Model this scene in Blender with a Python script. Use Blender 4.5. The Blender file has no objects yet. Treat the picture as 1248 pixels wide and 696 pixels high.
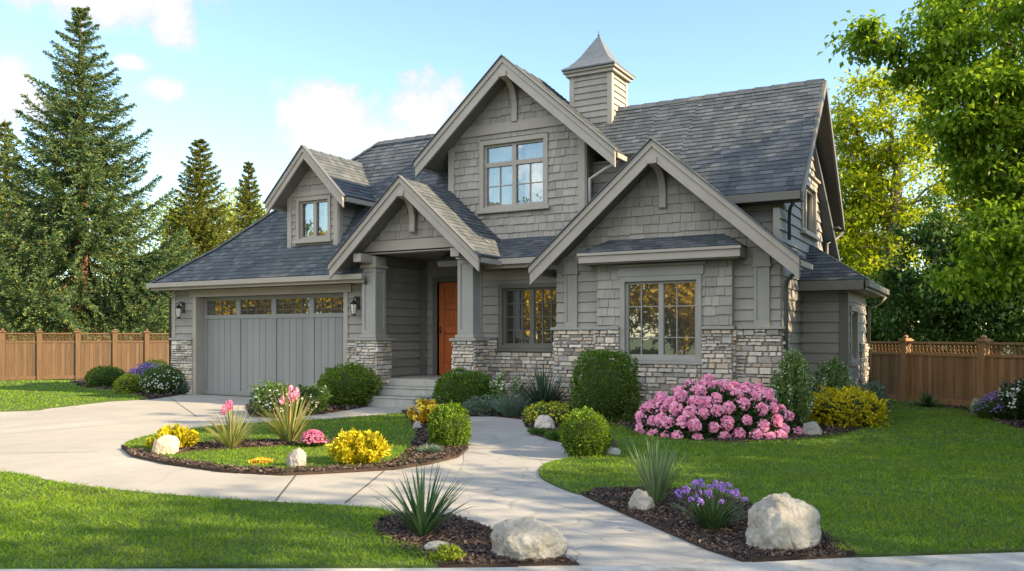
import bpy, math, random
import numpy as np
from mathutils import Vector

random.seed(7)
RNG = np.random.default_rng(11)
SC = bpy.context.scene
COL = SC.collection
R_ = math.radians

# ------------------------------------------------------------------ camera
TH = R_(29.3); CT, ST = math.cos(TH), math.sin(TH)
EYE = 1.45; FPX = 1025.0; HOR = 410.0
cam = bpy.data.cameras.new('camera'); camo = bpy.data.objects.new('camera', cam); COL.objects.link(camo)
camo.location = (0, 0, EYE); camo.rotation_euler = (R_(90), 0, TH)
cam.sensor_width = 36; cam.lens = FPX / 1248 * 36; cam.shift_y = (HOR - 348) / 1248
cam.clip_start = 0.1; cam.clip_end = 2000
SC.camera = camo

# ------------------------------------------------------------------ sun, sky, exposure
SUN_AZ, SUN_EL = 7.0, 27.0          # azimuth from +X towards +Y
sd = Vector((math.cos(R_(SUN_EL)) * math.cos(R_(SUN_AZ)), math.cos(R_(SUN_EL)) * math.sin(R_(SUN_AZ)), math.sin(R_(SUN_EL))))
sl = bpy.data.lights.new('sun', 'SUN'); sl.energy = 4.9; sl.angle = R_(0.6); sl.color = (1.0, 0.77, 0.47)
so = bpy.data.objects.new('sun', sl); COL.objects.link(so); so.rotation_euler = sd.to_track_quat('Z', 'Y').to_euler(); so.location = (20, 5, 20)
SC.view_settings.view_transform = 'Standard'; SC.view_settings.look = 'None'
SC.view_settings.exposure = 1.68; SC.view_settings.gamma = 1; SC.view_settings.use_curve_mapping = False
SC.cycles.max_bounces = 6; SC.cycles.diffuse_bounces = 3; SC.cycles.glossy_bounces = 3
SC.cycles.transmission_bounces = 4; SC.cycles.transparent_max_bounces = 6
SC.cycles.use_denoising = True
SC.cycles.sample_clamp_indirect = 6

def dir_uv(u, v):
    """azimuth / elevation of an image direction (target pixels), for placing clouds in the sky"""
    t = (u - 624) / FPX; s = (HOR - v) / FPX
    x = t * CT - ST; y = t * ST + CT
    return math.atan2(x, y), math.atan2(s, math.hypot(x, y))

W = bpy.data.worlds.new('World'); SC.world = W; W.use_nodes = True
nt = W.node_tree; nt.nodes.clear()
N = nt.nodes.new; LK = nt.links.new
out = N('ShaderNodeOutputWorld'); bg = N('ShaderNodeBackground'); bg.inputs[1].default_value = 0.11
sky = N('ShaderNodeTexSky'); sky.sky_type = 'NISHITA'; sky.sun_disc = False
sky.sun_elevation = R_(SUN_EL); sky.sun_rotation = R_(90 - SUN_AZ)
sky.air_density = 1.0; sky.dust_density = 0.25; sky.ozone_density = 1.8
tc = N('ShaderNodeTexCoord')
sep = N('ShaderNodeSeparateXYZ'); LK(tc.outputs['Generated'], sep.inputs[0])
def M(op, a, b=None, clamp=False):
    n = N('ShaderNodeMath'); n.operation = op; n.use_clamp = clamp
    for i, x in enumerate((a, b)):
        if x is None: continue
        if isinstance(x, (int, float)): n.inputs[i].default_value = x
        else: LK(x, n.inputs[i])
    return n.outputs[0]
az = M('ARCTAN2', sep.outputs[0], sep.outputs[1])
el = M('ARCSINE', sep.outputs[2])
cmb = N('ShaderNodeCombineXYZ'); LK(az, cmb.inputs[0]); LK(el, cmb.inputs[1])
def noise(scale, detail=6, rough=.55, vec=cmb.outputs[0]):
    n = N('ShaderNodeTexNoise'); n.inputs['Scale'].default_value = scale; n.inputs['Detail'].default_value = detail
    n.inputs['Roughness'].default_value = rough; LK(vec, n.inputs['Vector']); return n.outputs[0]
n1 = noise(17, 9, .62); n2 = noise(7, 3, .5)
dens = None
CL = [(440, 168, 140, 58), (525, 140, 92, 60), (385, 140, 72, 56), (610, 175, 75, 46), (130, -10, 160, 66), (215, 26, 62, 42), (-4, 124, 80, 62), (205, 112, 36, 20), (160, 74, 26, 14), (-200, 60, 180, 60), (1500, 100, 200, 50), (100, -260, 300, 80), (900, -330, 340, 70)]
FILL_CLOUDS = [(180, 24, 62, 16), (222, 38, 40, 18), (140, 34, 38, 15), (185, 60, 60, 16), (262, 22, 26, 12), (102, 18, 22, 10)]      # azimuth, elevation, half sizes in degrees: unseen clouds added behind the viewer to fill the facade
for (u, v, ru, rv) in CL:
    a0, e0 = dir_uv(u, v); a1, _ = dir_uv(u + ru, v); _, e1 = dir_uv(u, v - rv)
    du = M('DIVIDE', M('SUBTRACT', az, a0), abs(a1 - a0)); dv = M('DIVIDE', M('SUBTRACT', el, e0), abs(e1 - e0))
    dvn = M('MULTIPLY', dv, dv)
    e = M('SQRT', M('ADD', M('MULTIPLY', du, du), dvn))
    q = M('SUBTRACT', 1.0, e)
    q = M('MAXIMUM', q, -1.5)
    dens = q if dens is None else M('MAXIMUM', dens, q)
for (a_, e_, ra_, re_) in FILL_CLOUDS:
    a_ = R_(a_); a_ = a_ - 2 * math.pi if a_ > math.pi else a_
    dd = M('SUBTRACT', az, a_); dd = M('SUBTRACT', dd, M('MULTIPLY', M('ROUND', M('DIVIDE', dd, 2 * math.pi)), 2 * math.pi))
    du = M('DIVIDE', dd, R_(ra_)); dv = M('DIVIDE', M('SUBTRACT', el, R_(e_)), R_(re_))
    dens = M('MAXIMUM', dens, M('SUBTRACT', 1.0, M('SQRT', M('ADD', M('MULTIPLY', du, du), M('MULTIPLY', dv, dv)))))
dn = M('ADD', dens, M('MULTIPLY', M('SUBTRACT', n1, .5), 2.5))
dn = M('ADD', dn, M('MULTIPLY', M('SUBTRACT', n2, .5), .8))
mask = N('ShaderNodeMapRange'); mask.interpolation_type = 'SMOOTHSTEP'; LK(dn, mask.inputs[0])
mask.inputs[1].default_value = .0; mask.inputs[2].default_value = .55; mask.inputs[4].default_value = .93
shade = N('ShaderNodeMapRange'); LK(dn, shade.inputs[0]); shade.inputs[1].default_value = .15; shade.inputs[2].default_value = 1.0
shade.inputs[3].default_value = 2.4; shade.inputs[4].default_value = 3.3
cc = N('ShaderNodeMix'); cc.data_type = 'RGBA'; cc.blend_type = 'MULTIPLY'; cc.inputs[0].default_value = 1
cc.inputs[6].default_value = (1.0, 1.0, .985, 1); 
fill_gain = N('ShaderNodeMapRange'); LK(sep.outputs[1], fill_gain.inputs[0]); fill_gain.inputs[1].default_value = .25; fill_gain.inputs[2].default_value = -.45; fill_gain.inputs[3].default_value = 1.0; fill_gain.inputs[4].default_value = 3.2   # extra gain on the added clouds behind the viewer, brightens the shaded front
LK(M('MULTIPLY', shade.outputs[0], fill_gain.outputs[0]), cc.inputs[7])
tint = N('ShaderNodeMix'); tint.data_type = 'RGBA'; tint.blend_type = 'MULTIPLY'; tint.inputs[0].default_value = 1
LK(sky.outputs[0], tint.inputs[6]); tint.inputs[7].default_value = (1.0, 1.02, .98, 1)
mx = N('ShaderNodeMix'); mx.data_type = 'RGBA'; LK(mask.outputs[0], mx.inputs[0]); LK(tint.outputs[2], mx.inputs[6]); LK(cc.outputs[2], mx.inputs[7])
LK(mx.outputs[2], bg.inputs[0]); LK(bg.outputs[0], out.inputs[0])

# ------------------------------------------------------------------ helpers
def gp(u, v, z=0.0):
    """photo pixel -> point of the ground plane z"""
    d = FPX * (EYE - z) / (v - HOR); xr = (u - 624) / FPX * d
    return (xr * CT - d * ST, xr * ST + d * CT)
def at(u, d):
    """plan position seen in pixel column u at depth d"""
    xr = (u - 624) / FPX * d
    return (xr * CT - d * ST, xr * ST + d * CT)
def zat(v, d): return EYE + (HOR - v) * d / FPX

def thing(name, label, cat, loc=(0, 0, 0), group=None, kind=None):
    o = bpy.data.objects.new(name, None); COL.objects.link(o); o.location = loc
    o.empty_display_size = .2
    o['label'] = label; o['category'] = cat
    if group: o['group'] = group
    if kind: o['kind'] = kind
    return o
def tag(o, label=None, cat=None, group=None, kind=None):
    if label: o['label'] = label
    if cat: o['category'] = cat
    if group: o['group'] = group
    if kind: o['kind'] = kind
    return o
def origin(p):
    v = Vector((0, 0, 0))
    while p is not None: v = v + Vector(p.location); p = p.parent
    return v
def link_mesh(name, me, mats, parent):
    for m in (mats if isinstance(mats, (list, tuple)) else [mats]): me.materials.append(m)
    o = bpy.data.objects.new(name, me); COL.objects.link(o)
    if parent is not None: o.parent = parent
    return o
def np_mesh(name, V, F, mats, parent=None, smooth=False, mi=None, local=False):
    """V (n,3), F (m,k) all faces with k corners"""
    V = np.asarray(V, dtype=np.float32).reshape(-1, 3); F = np.asarray(F, dtype=np.int32)
    if parent is not None and not local: V = V - np.array(origin(parent), dtype=np.float32)
    me = bpy.data.meshes.new(name); k = F.shape[1]; m = F.shape[0]
    me.vertices.add(len(V)); me.vertices.foreach_set('co', V.ravel())
    me.loops.add(m * k); me.loops.foreach_set('vertex_index', F.ravel())
    me.polygons.add(m); me.polygons.foreach_set('loop_start', np.arange(0, m * k, k, dtype=np.int32))
    me.polygons.foreach_set('loop_total', np.full(m, k, dtype=np.int32))
    if smooth: me.polygons.foreach_set('use_smooth', np.ones(m, dtype=bool))
    if mi is not None: me.polygons.foreach_set('material_index', np.asarray(mi, dtype=np.int32))
    me.update(calc_edges=True); me.validate()
    return link_mesh(name, me, mats, parent)

class G:
    def __init__(s): s.v = []; s.f = []; s.m = []; s.mi = 0
    def add(s, vs, fs):
        b = len(s.v); s.v += [tuple(p) for p in vs]; s.f += [tuple(b + i for i in f) for f in fs]; s.m += [s.mi] * len(fs)
    def prism(s, poly, vec):
        """solid from a planar polygon pushed along vec, faces outwards"""
        P = [Vector(p) for p in poly]; n = len(P); vec = Vector(vec); nn = Vector((0, 0, 0))
        for i in range(n): nn += P[i].cross(P[(i + 1) % n])
        if nn.dot(vec) > 0: P.reverse()
        Q = [p + vec for p in P]
        s.add(P + Q, [tuple(range(n)), tuple(range(2 * n - 1, n - 1, -1))] + [(i, i + n, (i + 1) % n + n, (i + 1) % n) for i in range(n)])
    def box(s, x0, x1, y0, y1, z0, z1):
        s.prism([(x0, y0, z0), (x1, y0, z0), (x1, y1, z0), (x0, y1, z0)], (0, 0, z1 - z0))
    def fbox(s, fr, u0, u1, v0, v1, n0, n1):
        s.prism([fp(fr, u0, v0, n0), fp(fr, u1, v0, n0), fp(fr, u1, v1, n0), fp(fr, u0, v1, n0)], Vector(fr[3]) * (n1 - n0))
    def tube(s, pts, rad, k=8, caps=True):
        pts = [Vector(p) for p in pts]; n = len(pts)
        if not isinstance(rad, (list, tuple)): rad = [rad] * n
        vs = []; prev = None
        for i, p in enumerate(pts):
            t = (pts[min(i + 1, n - 1)] - pts[max(i - 1, 0)]).normalized()
            a = prev if prev is not None else (Vector((0, 0, 1)) if abs(t.z) < .9 else Vector((1, 0, 0)))
            x = (a - t * a.dot(t)).normalized(); prev = x; y = t.cross(x)
            for j in range(k):
                an = 2 * math.pi * j / k; vs.append(p + (x * math.cos(an) + y * math.sin(an)) * rad[i])
        fs = [(i * k + j, i * k + (j + 1) % k, (i + 1) * k + (j + 1) % k, (i + 1) * k + j) for i in range(n - 1) for j in range(k)]
        if caps: fs += [tuple(range(k - 1, -1, -1)), tuple((n - 1) * k + j for j in range(k))]
        s.add(vs, fs)
    def lathe(s, c, prof, k=12, rot=0.0):
        vs = []; n = len(prof)
        for (r, z) in prof:
            for j in range(k):
                an = 2 * math.pi * j / k + rot; vs.append((c[0] + r * math.cos(an), c[1] + r * math.sin(an), c[2] + z))
        fs = [(i * k + j, i * k + (j + 1) % k, (i + 1) * k + (j + 1) % k, (i + 1) * k + j) for i in range(n - 1) for j in range(k)]
        fs += [tuple(range(k - 1, -1, -1)), tuple((n - 1) * k + j for j in range(k))]
        s.add(vs, fs)
    def build(s, name, mats, parent=None, smooth=False, bevel=0):
        o = Vector((0, 0, 0)) if parent is None else origin(parent)
        me = bpy.data.meshes.new(name); me.from_pydata([(a - o.x, b - o.y, c - o.z) for a, b, c in s.v], [], s.f)
        me.polygons.foreach_set('material_index', s.m)
        if smooth: me.polygons.foreach_set('use_smooth', [True] * len(s.f))
        me.update()
        ob = link_mesh(name, me, mats, parent)
        if bevel:
            b = ob.modifiers.new('bevel', 'BEVEL'); b.width = bevel; b.segments = 2; b.limit_method = 'ANGLE'; b.harden_normals = False
        return ob

def frame(O, U, V):
    U = Vector(U).normalized(); V = Vector(V).normalized(); return (Vector(O), U, V, U.cross(V).normalized())
def fp(fr, u, v, n=0.0): return fr[0] + fr[1] * u + fr[2] * v + fr[3] * n
def fuv(fr, p): d = Vector(p) - fr[0]; return (d.dot(fr[1]), d.dot(fr[2]))
def clip(poly, axis, val, keep_less):
    o = []; n = len(poly)
    for i in range(n):
        a = poly[i]; b = poly[(i + 1) % n]; da = (val - a[axis]) if keep_less else (a[axis] - val); db = (val - b[axis]) if keep_less else (b[axis] - val)
        if da >= 0: o.append(a)
        if (da > 0 and db < 0) or (da < 0 and db > 0):
            t = da / (da - db); o.append((a[0] + (b[0] - a[0]) * t, a[1] + (b[1] - a[1]) * t))
    return o
def area(p): return sum(p[i][0] * p[(i + 1) % len(p)][1] - p[(i + 1) % len(p)][0] * p[i][1] for i in range(len(p))) / 2
def ccw(p): return list(p) if area(p) > 0 else list(p)[::-1]
def emit(g, fr, p, nf, n0=0.0):
    """tile: outer face at height nf(u,v) over the wall, with sides"""
    q = []
    for a in p:
        if not q or (abs(a[0] - q[-1][0]) > 1e-5 or abs(a[1] - q[-1][1]) > 1e-5): q.append(a)
    if len(q) > 2 and abs(q[0][0] - q[-1][0]) < 1e-5 and abs(q[0][1] - q[-1][1]) < 1e-5: q.pop()
    if len(q) < 3 or abs(area(q)) < 2e-5: return
    q = ccw(q); n = len(q)
    top = [fp(fr, a[0], a[1], nf(*a)) for a in q]; bot = [fp(fr, a[0], a[1], n0) for a in q]
    g.add(top + bot, [tuple(range(n))] + [(i, i + n, (i + 1) % n + n, (i + 1) % n) for i in range(n)])
def courses(g, fr, polys, h, wmin, wmax, t, v0=0.0, jit=0.0, gap=0.0, lo=.15, seed=1, rev=0.0):
    """lapped courses (siding when wmin is huge, shakes or shingles else) over convex polygons given in the frame's u,v"""
    vmin = min(a[1] for p in polys for a in p); vmax = max(a[1] for p in polys for a in p)
    umin = min(a[0] for p in polys for a in p); umax = max(a[0] for p in polys for a in p)
    k0 = math.floor((vmin - v0) / h) - 1; k1 = math.ceil((vmax - v0) / h)
    for k in range(k0, k1 + 1):
        rr = random.Random(seed * 1000 + k); vb = v0 + k * h
        u = umin - rr.uniform(0, wmax if wmax < 50 else 0) - .001
        while u < umax:
            w = rr.uniform(wmin, wmax); dj = rr.uniform(-jit, jit); dt = rr.uniform(.75, 1.25) if jit else 1.0
            a0, a1, b0, b1 = u, u + w - gap, vb + dj + (0 if jit else rev), vb + h + max(jit, .004) * (1 if jit else 0)
            for p in polys:
                q = clip(p, 0, a0, False)
                if len(q) > 2: q = clip(q, 0, a1, True)
                if len(q) > 2: q = clip(q, 1, b0, False)
                if len(q) > 2: q = clip(q, 1, b1, True)
                if len(q) > 2: emit(g, fr, q, lambda uu, vv: t * dt * (1 - (1 - lo) * (vv - b0) / h))
            u += w
def stones(g, fr, polys, seed=1):
    vmin = min(a[1] for p in polys for a in p); vmax = max(a[1] for p in polys for a in p)
    umin = min(a[0] for p in polys for a in p); umax = max(a[0] for p in polys for a in p)
    rr = random.Random(seed); v = vmin
    def one(a0, a1, b0, b1):
        s = rr.uniform(.016, .055); tl = rr.uniform(-.1, .1); tv = rr.uniform(-.12, .12); c = ((a0 + a1) / 2, (b0 + b1) / 2)
        for p in polys:
            q = clip(p, 0, a0, False)
            if len(q) > 2: q = clip(q, 0, a1, True)
            if len(q) > 2: q = clip(q, 1, b0, False)
            if len(q) > 2: q = clip(q, 1, b1, True)
            if len(q) < 3 or abs(area(q)) < 3e-4: continue
            q = ccw(q); m = len(q); cx = sum(a[0] for a in q) / m; cy = sum(a[1] for a in q) / m
            # corner cuts and a jittered inset face make each stone irregular
            ring = []
            for i in range(m):
                a = q[i]; b = q[(i + 1) % m]
                for f in (.12, .5, .88): ring.append((a[0] + (b[0] - a[0]) * f, a[1] + (b[1] - a[1]) * f))
            k = len(ring); lv = []
            for (ins, nn) in ((.003, .0), (.006, .6), (.014, 1.0)):
                L = []
                for (x, y) in ring:
                    dx, dy = x - cx, y - cy; l = math.hypot(dx, dy) + 1e-6; j = ins + rr.uniform(0, .006); sc = max(.2, 1 - j / l)
                    L.append(fp(fr, cx + dx * sc, cy + dy * sc, -.002 if nn == 0 else s * nn + (x - c[0]) * tl * nn + (y - c[1]) * tv * nn + rr.uniform(-.002, .002)))
                lv.append(L)
            vs = lv[0] + lv[1] + lv[2]; fs = [tuple(range(2 * k, 3 * k))]
            for r in (0, 1): fs += [(r * k + i, r * k + (i + 1) % k, (r + 1) * k + (i + 1) % k, (r + 1) * k + i) for i in range(k)]
            g.add(vs, fs)
    while v < vmax - .02:
        h = min(rr.choice((.05, .065, .08, .10, .12)), vmax - v)
        if vmax - v - h < .04: h = vmax - v
        u = umin - rr.uniform(0, .2)
        while u < umax:
            w = rr.uniform(.10, .30) if h < .1 else rr.uniform(.12, .26)
            if h > .1 and rr.random() < .35:
                hs = h * rr.uniform(.4, .6); one(u, u + w, v, v + hs - .004); one(u, u + w, v + hs + .004, v + h)
            else: one(u + .002, u + w - .002, v + .002, v + h - .002)
            u += w
        v += h

# ------------------------------------------------------------------ materials
def new_mat(name):
    m = bpy.data.materials.new(name); m.use_nodes = True; t = m.node_tree; b = t.nodes['Principled BSDF']; return m, t, b
def mixc(t, fac, a, b, mode='MIX'):
    n = t.nodes.new('ShaderNodeMix'); n.data_type = 'RGBA'; n.blend_type = mode
    for i, x in ((0, fac), (6, a), (7, b)):
        if isinstance(x, (int, float)): n.inputs[i].default_value = x
        elif isinstance(x, (tuple, list)): n.inputs[i].default_value = (*x[:3], 1)
        else: t.links.new(x, n.inputs[i])
    return n.outputs[2]
def tex(t, scale, detail=5, rough=.6, stretch=None):
    c = t.nodes.new('ShaderNodeTexCoord'); v = c.outputs['Object']
    if stretch:
        mp = t.nodes.new('ShaderNodeMapping'); mp.inputs['Scale'].default_value = stretch; t.links.new(v, mp.inputs[0]); v = mp.outputs[0]
    n = t.nodes.new('ShaderNodeTexNoise'); n.inputs['Scale'].default_value = scale; n.inputs['Detail'].default_value = detail; n.inputs['Roughness'].default_value = rough
    t.links.new(v, n.inputs['Vector']); return n.outputs[0]
def ramp(t, fac, stops):
    n = t.nodes.new('ShaderNodeValToRGB'); cr = n.color_ramp
    while len(cr.elements) < len(stops): cr.elements.new(.5)
    for e, (p, c) in zip(cr.elements, stops): e.position = p; e.color = (*c[:3], 1)
    t.links.new(fac, n.inputs[0]); return n.outputs[0]
def rng01(t, fac, a, b, c=0, d=1):
    n = t.nodes.new('ShaderNodeMapRange'); t.links.new(fac, n.inputs[0])
    for i, x in enumerate((a, b, c, d)): n.inputs[i + 1].default_value = x
    return n.outputs[0]
def bump(t, b, h, strength, dist=.01):
    n = t.nodes.new('ShaderNodeBump'); n.inputs['Strength'].default_value = strength; n.inputs['Distance'].default_value = dist
    t.links.new(h, n.inputs['Height']); t.links.new(n.outputs[0], b.inputs['Normal'])
def island(t): return t.nodes.new('ShaderNodeNewGeometry').outputs['Random Per Island']

def paint(name, col, rough=.55, var=.12, scale=3.0, isl=0.0, grain=.25, stretch=None, spec=.3):
    m, t, b = new_mat(name)
    dark = tuple(c * (1 - var) for c in col); lite = tuple(min(1, c * (1 + var)) for c in col)
    c = ramp(t, tex(t, scale, 6, .65, stretch), [(.3, dark), (.7, lite)])
    if isl:
        c = mixc(t, 1.0, c, ramp(t, island(t), [(0, (1 - isl,) * 3), (1, (1 + isl * .0 + .0,) * 3)]), 'MULTIPLY')
    t.links.new(c, b.inputs['Base Color']); b.inputs['Roughness'].default_value = rough; b.inputs['Specular IOR Level'].default_value = spec
    if grain: bump(t, b, tex(t, 60, 4, .6, stretch), grain, .004)
    return m
def leafmat(name, c1, c2, trans=.35, rough=.5, c3=None, big=.35, tt=(1.0, 1.0, .55)):
    """foliage: a colour for each leaf between c1 and c2, drifting in clumps, part of the light passes through"""
    m, t, b = new_mat(name)
    st = [(0, c1), (1, c2)] if c3 is None else [(0, c1), (.6, c2), (1, c3)]
    c = ramp(t, island(t), st)
    c = mixc(t, rng01(t, tex(t, 2.2, 2, .5), .35, .65, 0, big), c, c1)
    if name == 'lawn_grass': c = mixc(t, rng01(t, tex(t, .9, 5, .65), .48, .72, 0, .5), c, (.21, .25, .03))
    t.links.new(c, b.inputs['Base Color']); b.inputs['Roughness'].default_value = rough; b.inputs['Specular IOR Level'].default_value = .25
    tr = t.nodes.new('ShaderNodeBsdfTranslucent'); t.links.new(mixc(t, 1.0, c, tt, 'MULTIPLY'), tr.inputs[0])
    ms = t.nodes.new('ShaderNodeMixShader'); ms.inputs[0].default_value = trans
    o = t.nodes['Material Output']; t.links.new(b.outputs[0], ms.inputs[1]); t.links.new(tr.outputs[0], ms.inputs[2]); t.links.new(ms.outputs[0], o.inputs[0])
    return m

MT = {}
MT['siding'] = paint('siding_paint', (.262, .246, .228), .6, .10, 2.5, .18, .25)
MT['shake'] = paint('shake_paint', (.300, .280, .256), .65, .12, 5, .22, .5, (1, 1, .25))
MT['trim'] = paint('trim_paint', (.300, .272, .242), .5, .08, 2, 0, .15)
MT['column'] = paint('column_paint', (.262, .256, .242), .5, .08, 2, 0, .15)
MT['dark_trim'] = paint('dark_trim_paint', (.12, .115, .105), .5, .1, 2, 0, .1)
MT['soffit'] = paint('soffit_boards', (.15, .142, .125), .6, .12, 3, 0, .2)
MT['gdoor'] = paint('garage_door_paint', (.232, .238, .238), .5, .10, 2, .13, .3, (1, 1, .1))
MT['concrete_step'] = paint('step_concrete', (.33, .325, .30), .8, .12, 6, 0, .5)
MT['black'] = paint('black_iron', (.018, .017, .016), .4, .2, 8, 0, .2, None, .5)
MT['pipe'] = paint('downspout_paint', (.075, .075, .072), .4, .1, 4, 0, .1)
MT['palepipe'] = paint('pale_downspout_paint', (.42, .42, .40), .4, .1, 4, 0, .1)
MT['metal_roof'] = paint('lead_roof', (.11, .128, .15), .6, .18, 6, 0, .2)
def shingle_mat():
    m, t, b = new_mat('asphalt_shingle')
    c = ramp(t, island(t), [(0, (.046, .058, .072)), (.45, (.066, .081, .098)), (.8, (.088, .105, .124)), (1, (.132, .147, .164))])
    g = tex(t, 260, 3, .7)
    c = mixc(t, rng01(t, g, .35, .65, 0, .5), c, (.045, .05, .058))
    c = mixc(t, rng01(t, tex(t, 1.3, 4, .6), .4, .75, 0, .35), c, (.15, .15, .145))
    t.links.new(c, b.inputs['Base Color']); b.inputs['Roughness'].default_value = .85; b.inputs['Specular IOR Level'].default_value = .25
    bump(t, b, g, .6, .006); return m
MT['shingle'] = shingle_mat()
def stone_mat():
    m, t, b = new_mat('ledge_stone')
    c = ramp(t, island(t), [(0, (.20, .18, .16)), (.16, (.38, .335, .29)), (.36, (.56, .495, .415)), (.50, (.33, .325, .325)), (.68, (.66, .60, .52)), (.82, (.48, .36, .27)), (1, (.74, .70, .64))])
    c = mixc(t, rng01(t, tex(t, 14, 6, .7), .38, .72, 0, .38), c, (.19, .17, .15))
    c = mixc(t, rng01(t, tex(t, 40, 4, .7), .5, .75, 0, .4), c, (.5, .47, .42))
    t.links.new(c, b.inputs['Base Color']); b.inputs['Roughness'].default_value = .85
    bump(t, b, tex(t, 35, 7, .7), .9, .012); return m
MT['stone'] = stone_mat()
MT['mortar'] = paint('mortar', (.19, .175, .155), .9, .2, 20, 0, .6)
def glass_mat(name, tintc, mixv, clear=False):
    m, t, b = new_mat(name)
    b.inputs['Base Color'].default_value = (*tintc, 1); b.inputs['Roughness'].default_value = .6
    g = t.nodes.new('ShaderNodeBsdfGlossy'); g.inputs['Roughness'].default_value = .015; g.inputs[0].default_value = (.95, .95, .93, 1)
    nb = t.nodes.new('ShaderNodeBump'); nb.inputs['Strength'].default_value = .12; nb.inputs['Distance'].default_value = .02
    t.links.new(tex(t, 1.6, 2, .4), nb.inputs['Height']); t.links.new(nb.outputs[0], g.inputs['Normal'])
    ms = t.nodes.new('ShaderNodeMixShader'); ms.inputs[0].default_value = mixv
    if clear:
        tp = t.nodes.new('ShaderNodeBsdfTransparent'); tp.inputs[0].default_value = (.8, .82, .8, 1)
        t.links.new(tp.outputs[0], ms.inputs[1]); t.links.new(g.outputs[0], ms.inputs[2]); t.links.new(ms.outputs[0], t.nodes['Material Output'].inputs[0]); return m
    t.links.new(b.outputs[0], ms.inputs[1]); t.links.new(g.outputs[0], ms.inputs[2]); t.links.new(ms.outputs[0], t.nodes['Material Output'].inputs[0])
    return m
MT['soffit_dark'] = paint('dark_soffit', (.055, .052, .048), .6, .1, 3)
MT['glass'] = glass_mat('window_glass', (.012, .012, .011), .36)
MT['glass_up'] = glass_mat('upper_window_glass', (.05, .055, .06), .24, True)
MT['curtain'] = paint('white_curtain', (.62, .60, .55), .9, .06, 6)
def wood(name, c1, c2, isl=.3, stretch=(6, 6, .5)):
    m, t, b = new_mat(name)
    n = tex(t, 3, 8, .65, stretch)
    c = ramp(t, n, [(.25, c1), (.75, c2)])
    c = mixc(t, 1.0, c, ramp(t, island(t), [(0, (1 - isl,) * 3), (1, (1, 1, 1))]), 'MULTIPLY')
    t.links.new(c, b.inputs['Base Color']); b.inputs['Roughness'].default_value = .6
    bump(t, b, n, .3, .004); return m
MT['fence'] = wood('cedar_fence_boards_shade_toned', (.065, .036, .014), (.145, .080, .033), .45)  # left fence: shade put into a darkened cedar colour
MT['fence_b'] = wood('cedar_fence_boards_shade_offset', (.17, .085, .032), (.34, .185, .078), .45)  # same cedar for the right fence, colour lightened to offset its shade
MT['fencepost'] = wood('cedar_posts_shade_toned', (.065, .035, .014), (.145, .078, .032), .15)  # left posts and rails, darkened for shade like their boards
MT['fencepost_b'] = wood('cedar_posts_shade_offset', (.17, .085, .032), (.34, .185, .078), .15)  # right posts and rails, lightened against shade like their boards
MT['door'] = wood('orange_stained_door', (.34, .075, .016), (.58, .155, .032), .12)
MT['bark'] = paint('grey_bark', (.13, .105, .085), .85, .35, 8, 0, .8, (1, 1, .2))
MT['redbark'] = paint('spruce_bark', (.14, .075, .045), .85, .35, 8, 0, .8, (1, 1, .2))
MT['rock'] = None
def rock_mat(name, a, b_, c_, bs=1.0):
    m, t, b = new_mat(name)
    c = ramp(t, tex(t, 4, 8, .7), [(.3, a), (.55, b_), (.75, c_)])
    c = mixc(t, rng01(t, tex(t, 55, 3, .7), .58, .72, 0, .55), c, tuple(x * .35 for x in a))
    c = mixc(t, rng01(t, tex(t, 90, 3, .7), .6, .75, 0, .5), c, tuple(min(.8, x * 1.25) for x in c_))
    c = mixc(t, rng01(t, tex(t, 3.2, 8, .75), .54, .66, 0, .6), c, (.17, .16, .10))
    t.links.new(c, b.inputs['Base Color']); b.inputs['Roughness'].default_value = .85
    h = tex(t, 14, 9, .72); bump(t, b, h, .85 * bs, .03); return m
MT['rock'] = rock_mat('pale_granite', (.19, .18, .155), (.35, .34, .31), (.48, .47, .44))
MT['greyrock'] = rock_mat('grey_granite', (.16, .155, .15), (.30, .29, .28), (.42, .41, .39))
MT['sandrock'] = rock_mat('sandy_rock', (.36, .29, .2), (.52, .44, .33), (.62, .56, .46))
MT['pinkrock'] = rock_mat('pinkish_rock', (.36, .31, .28), (.50, .44, .40), (.6, .55, .5))
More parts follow.
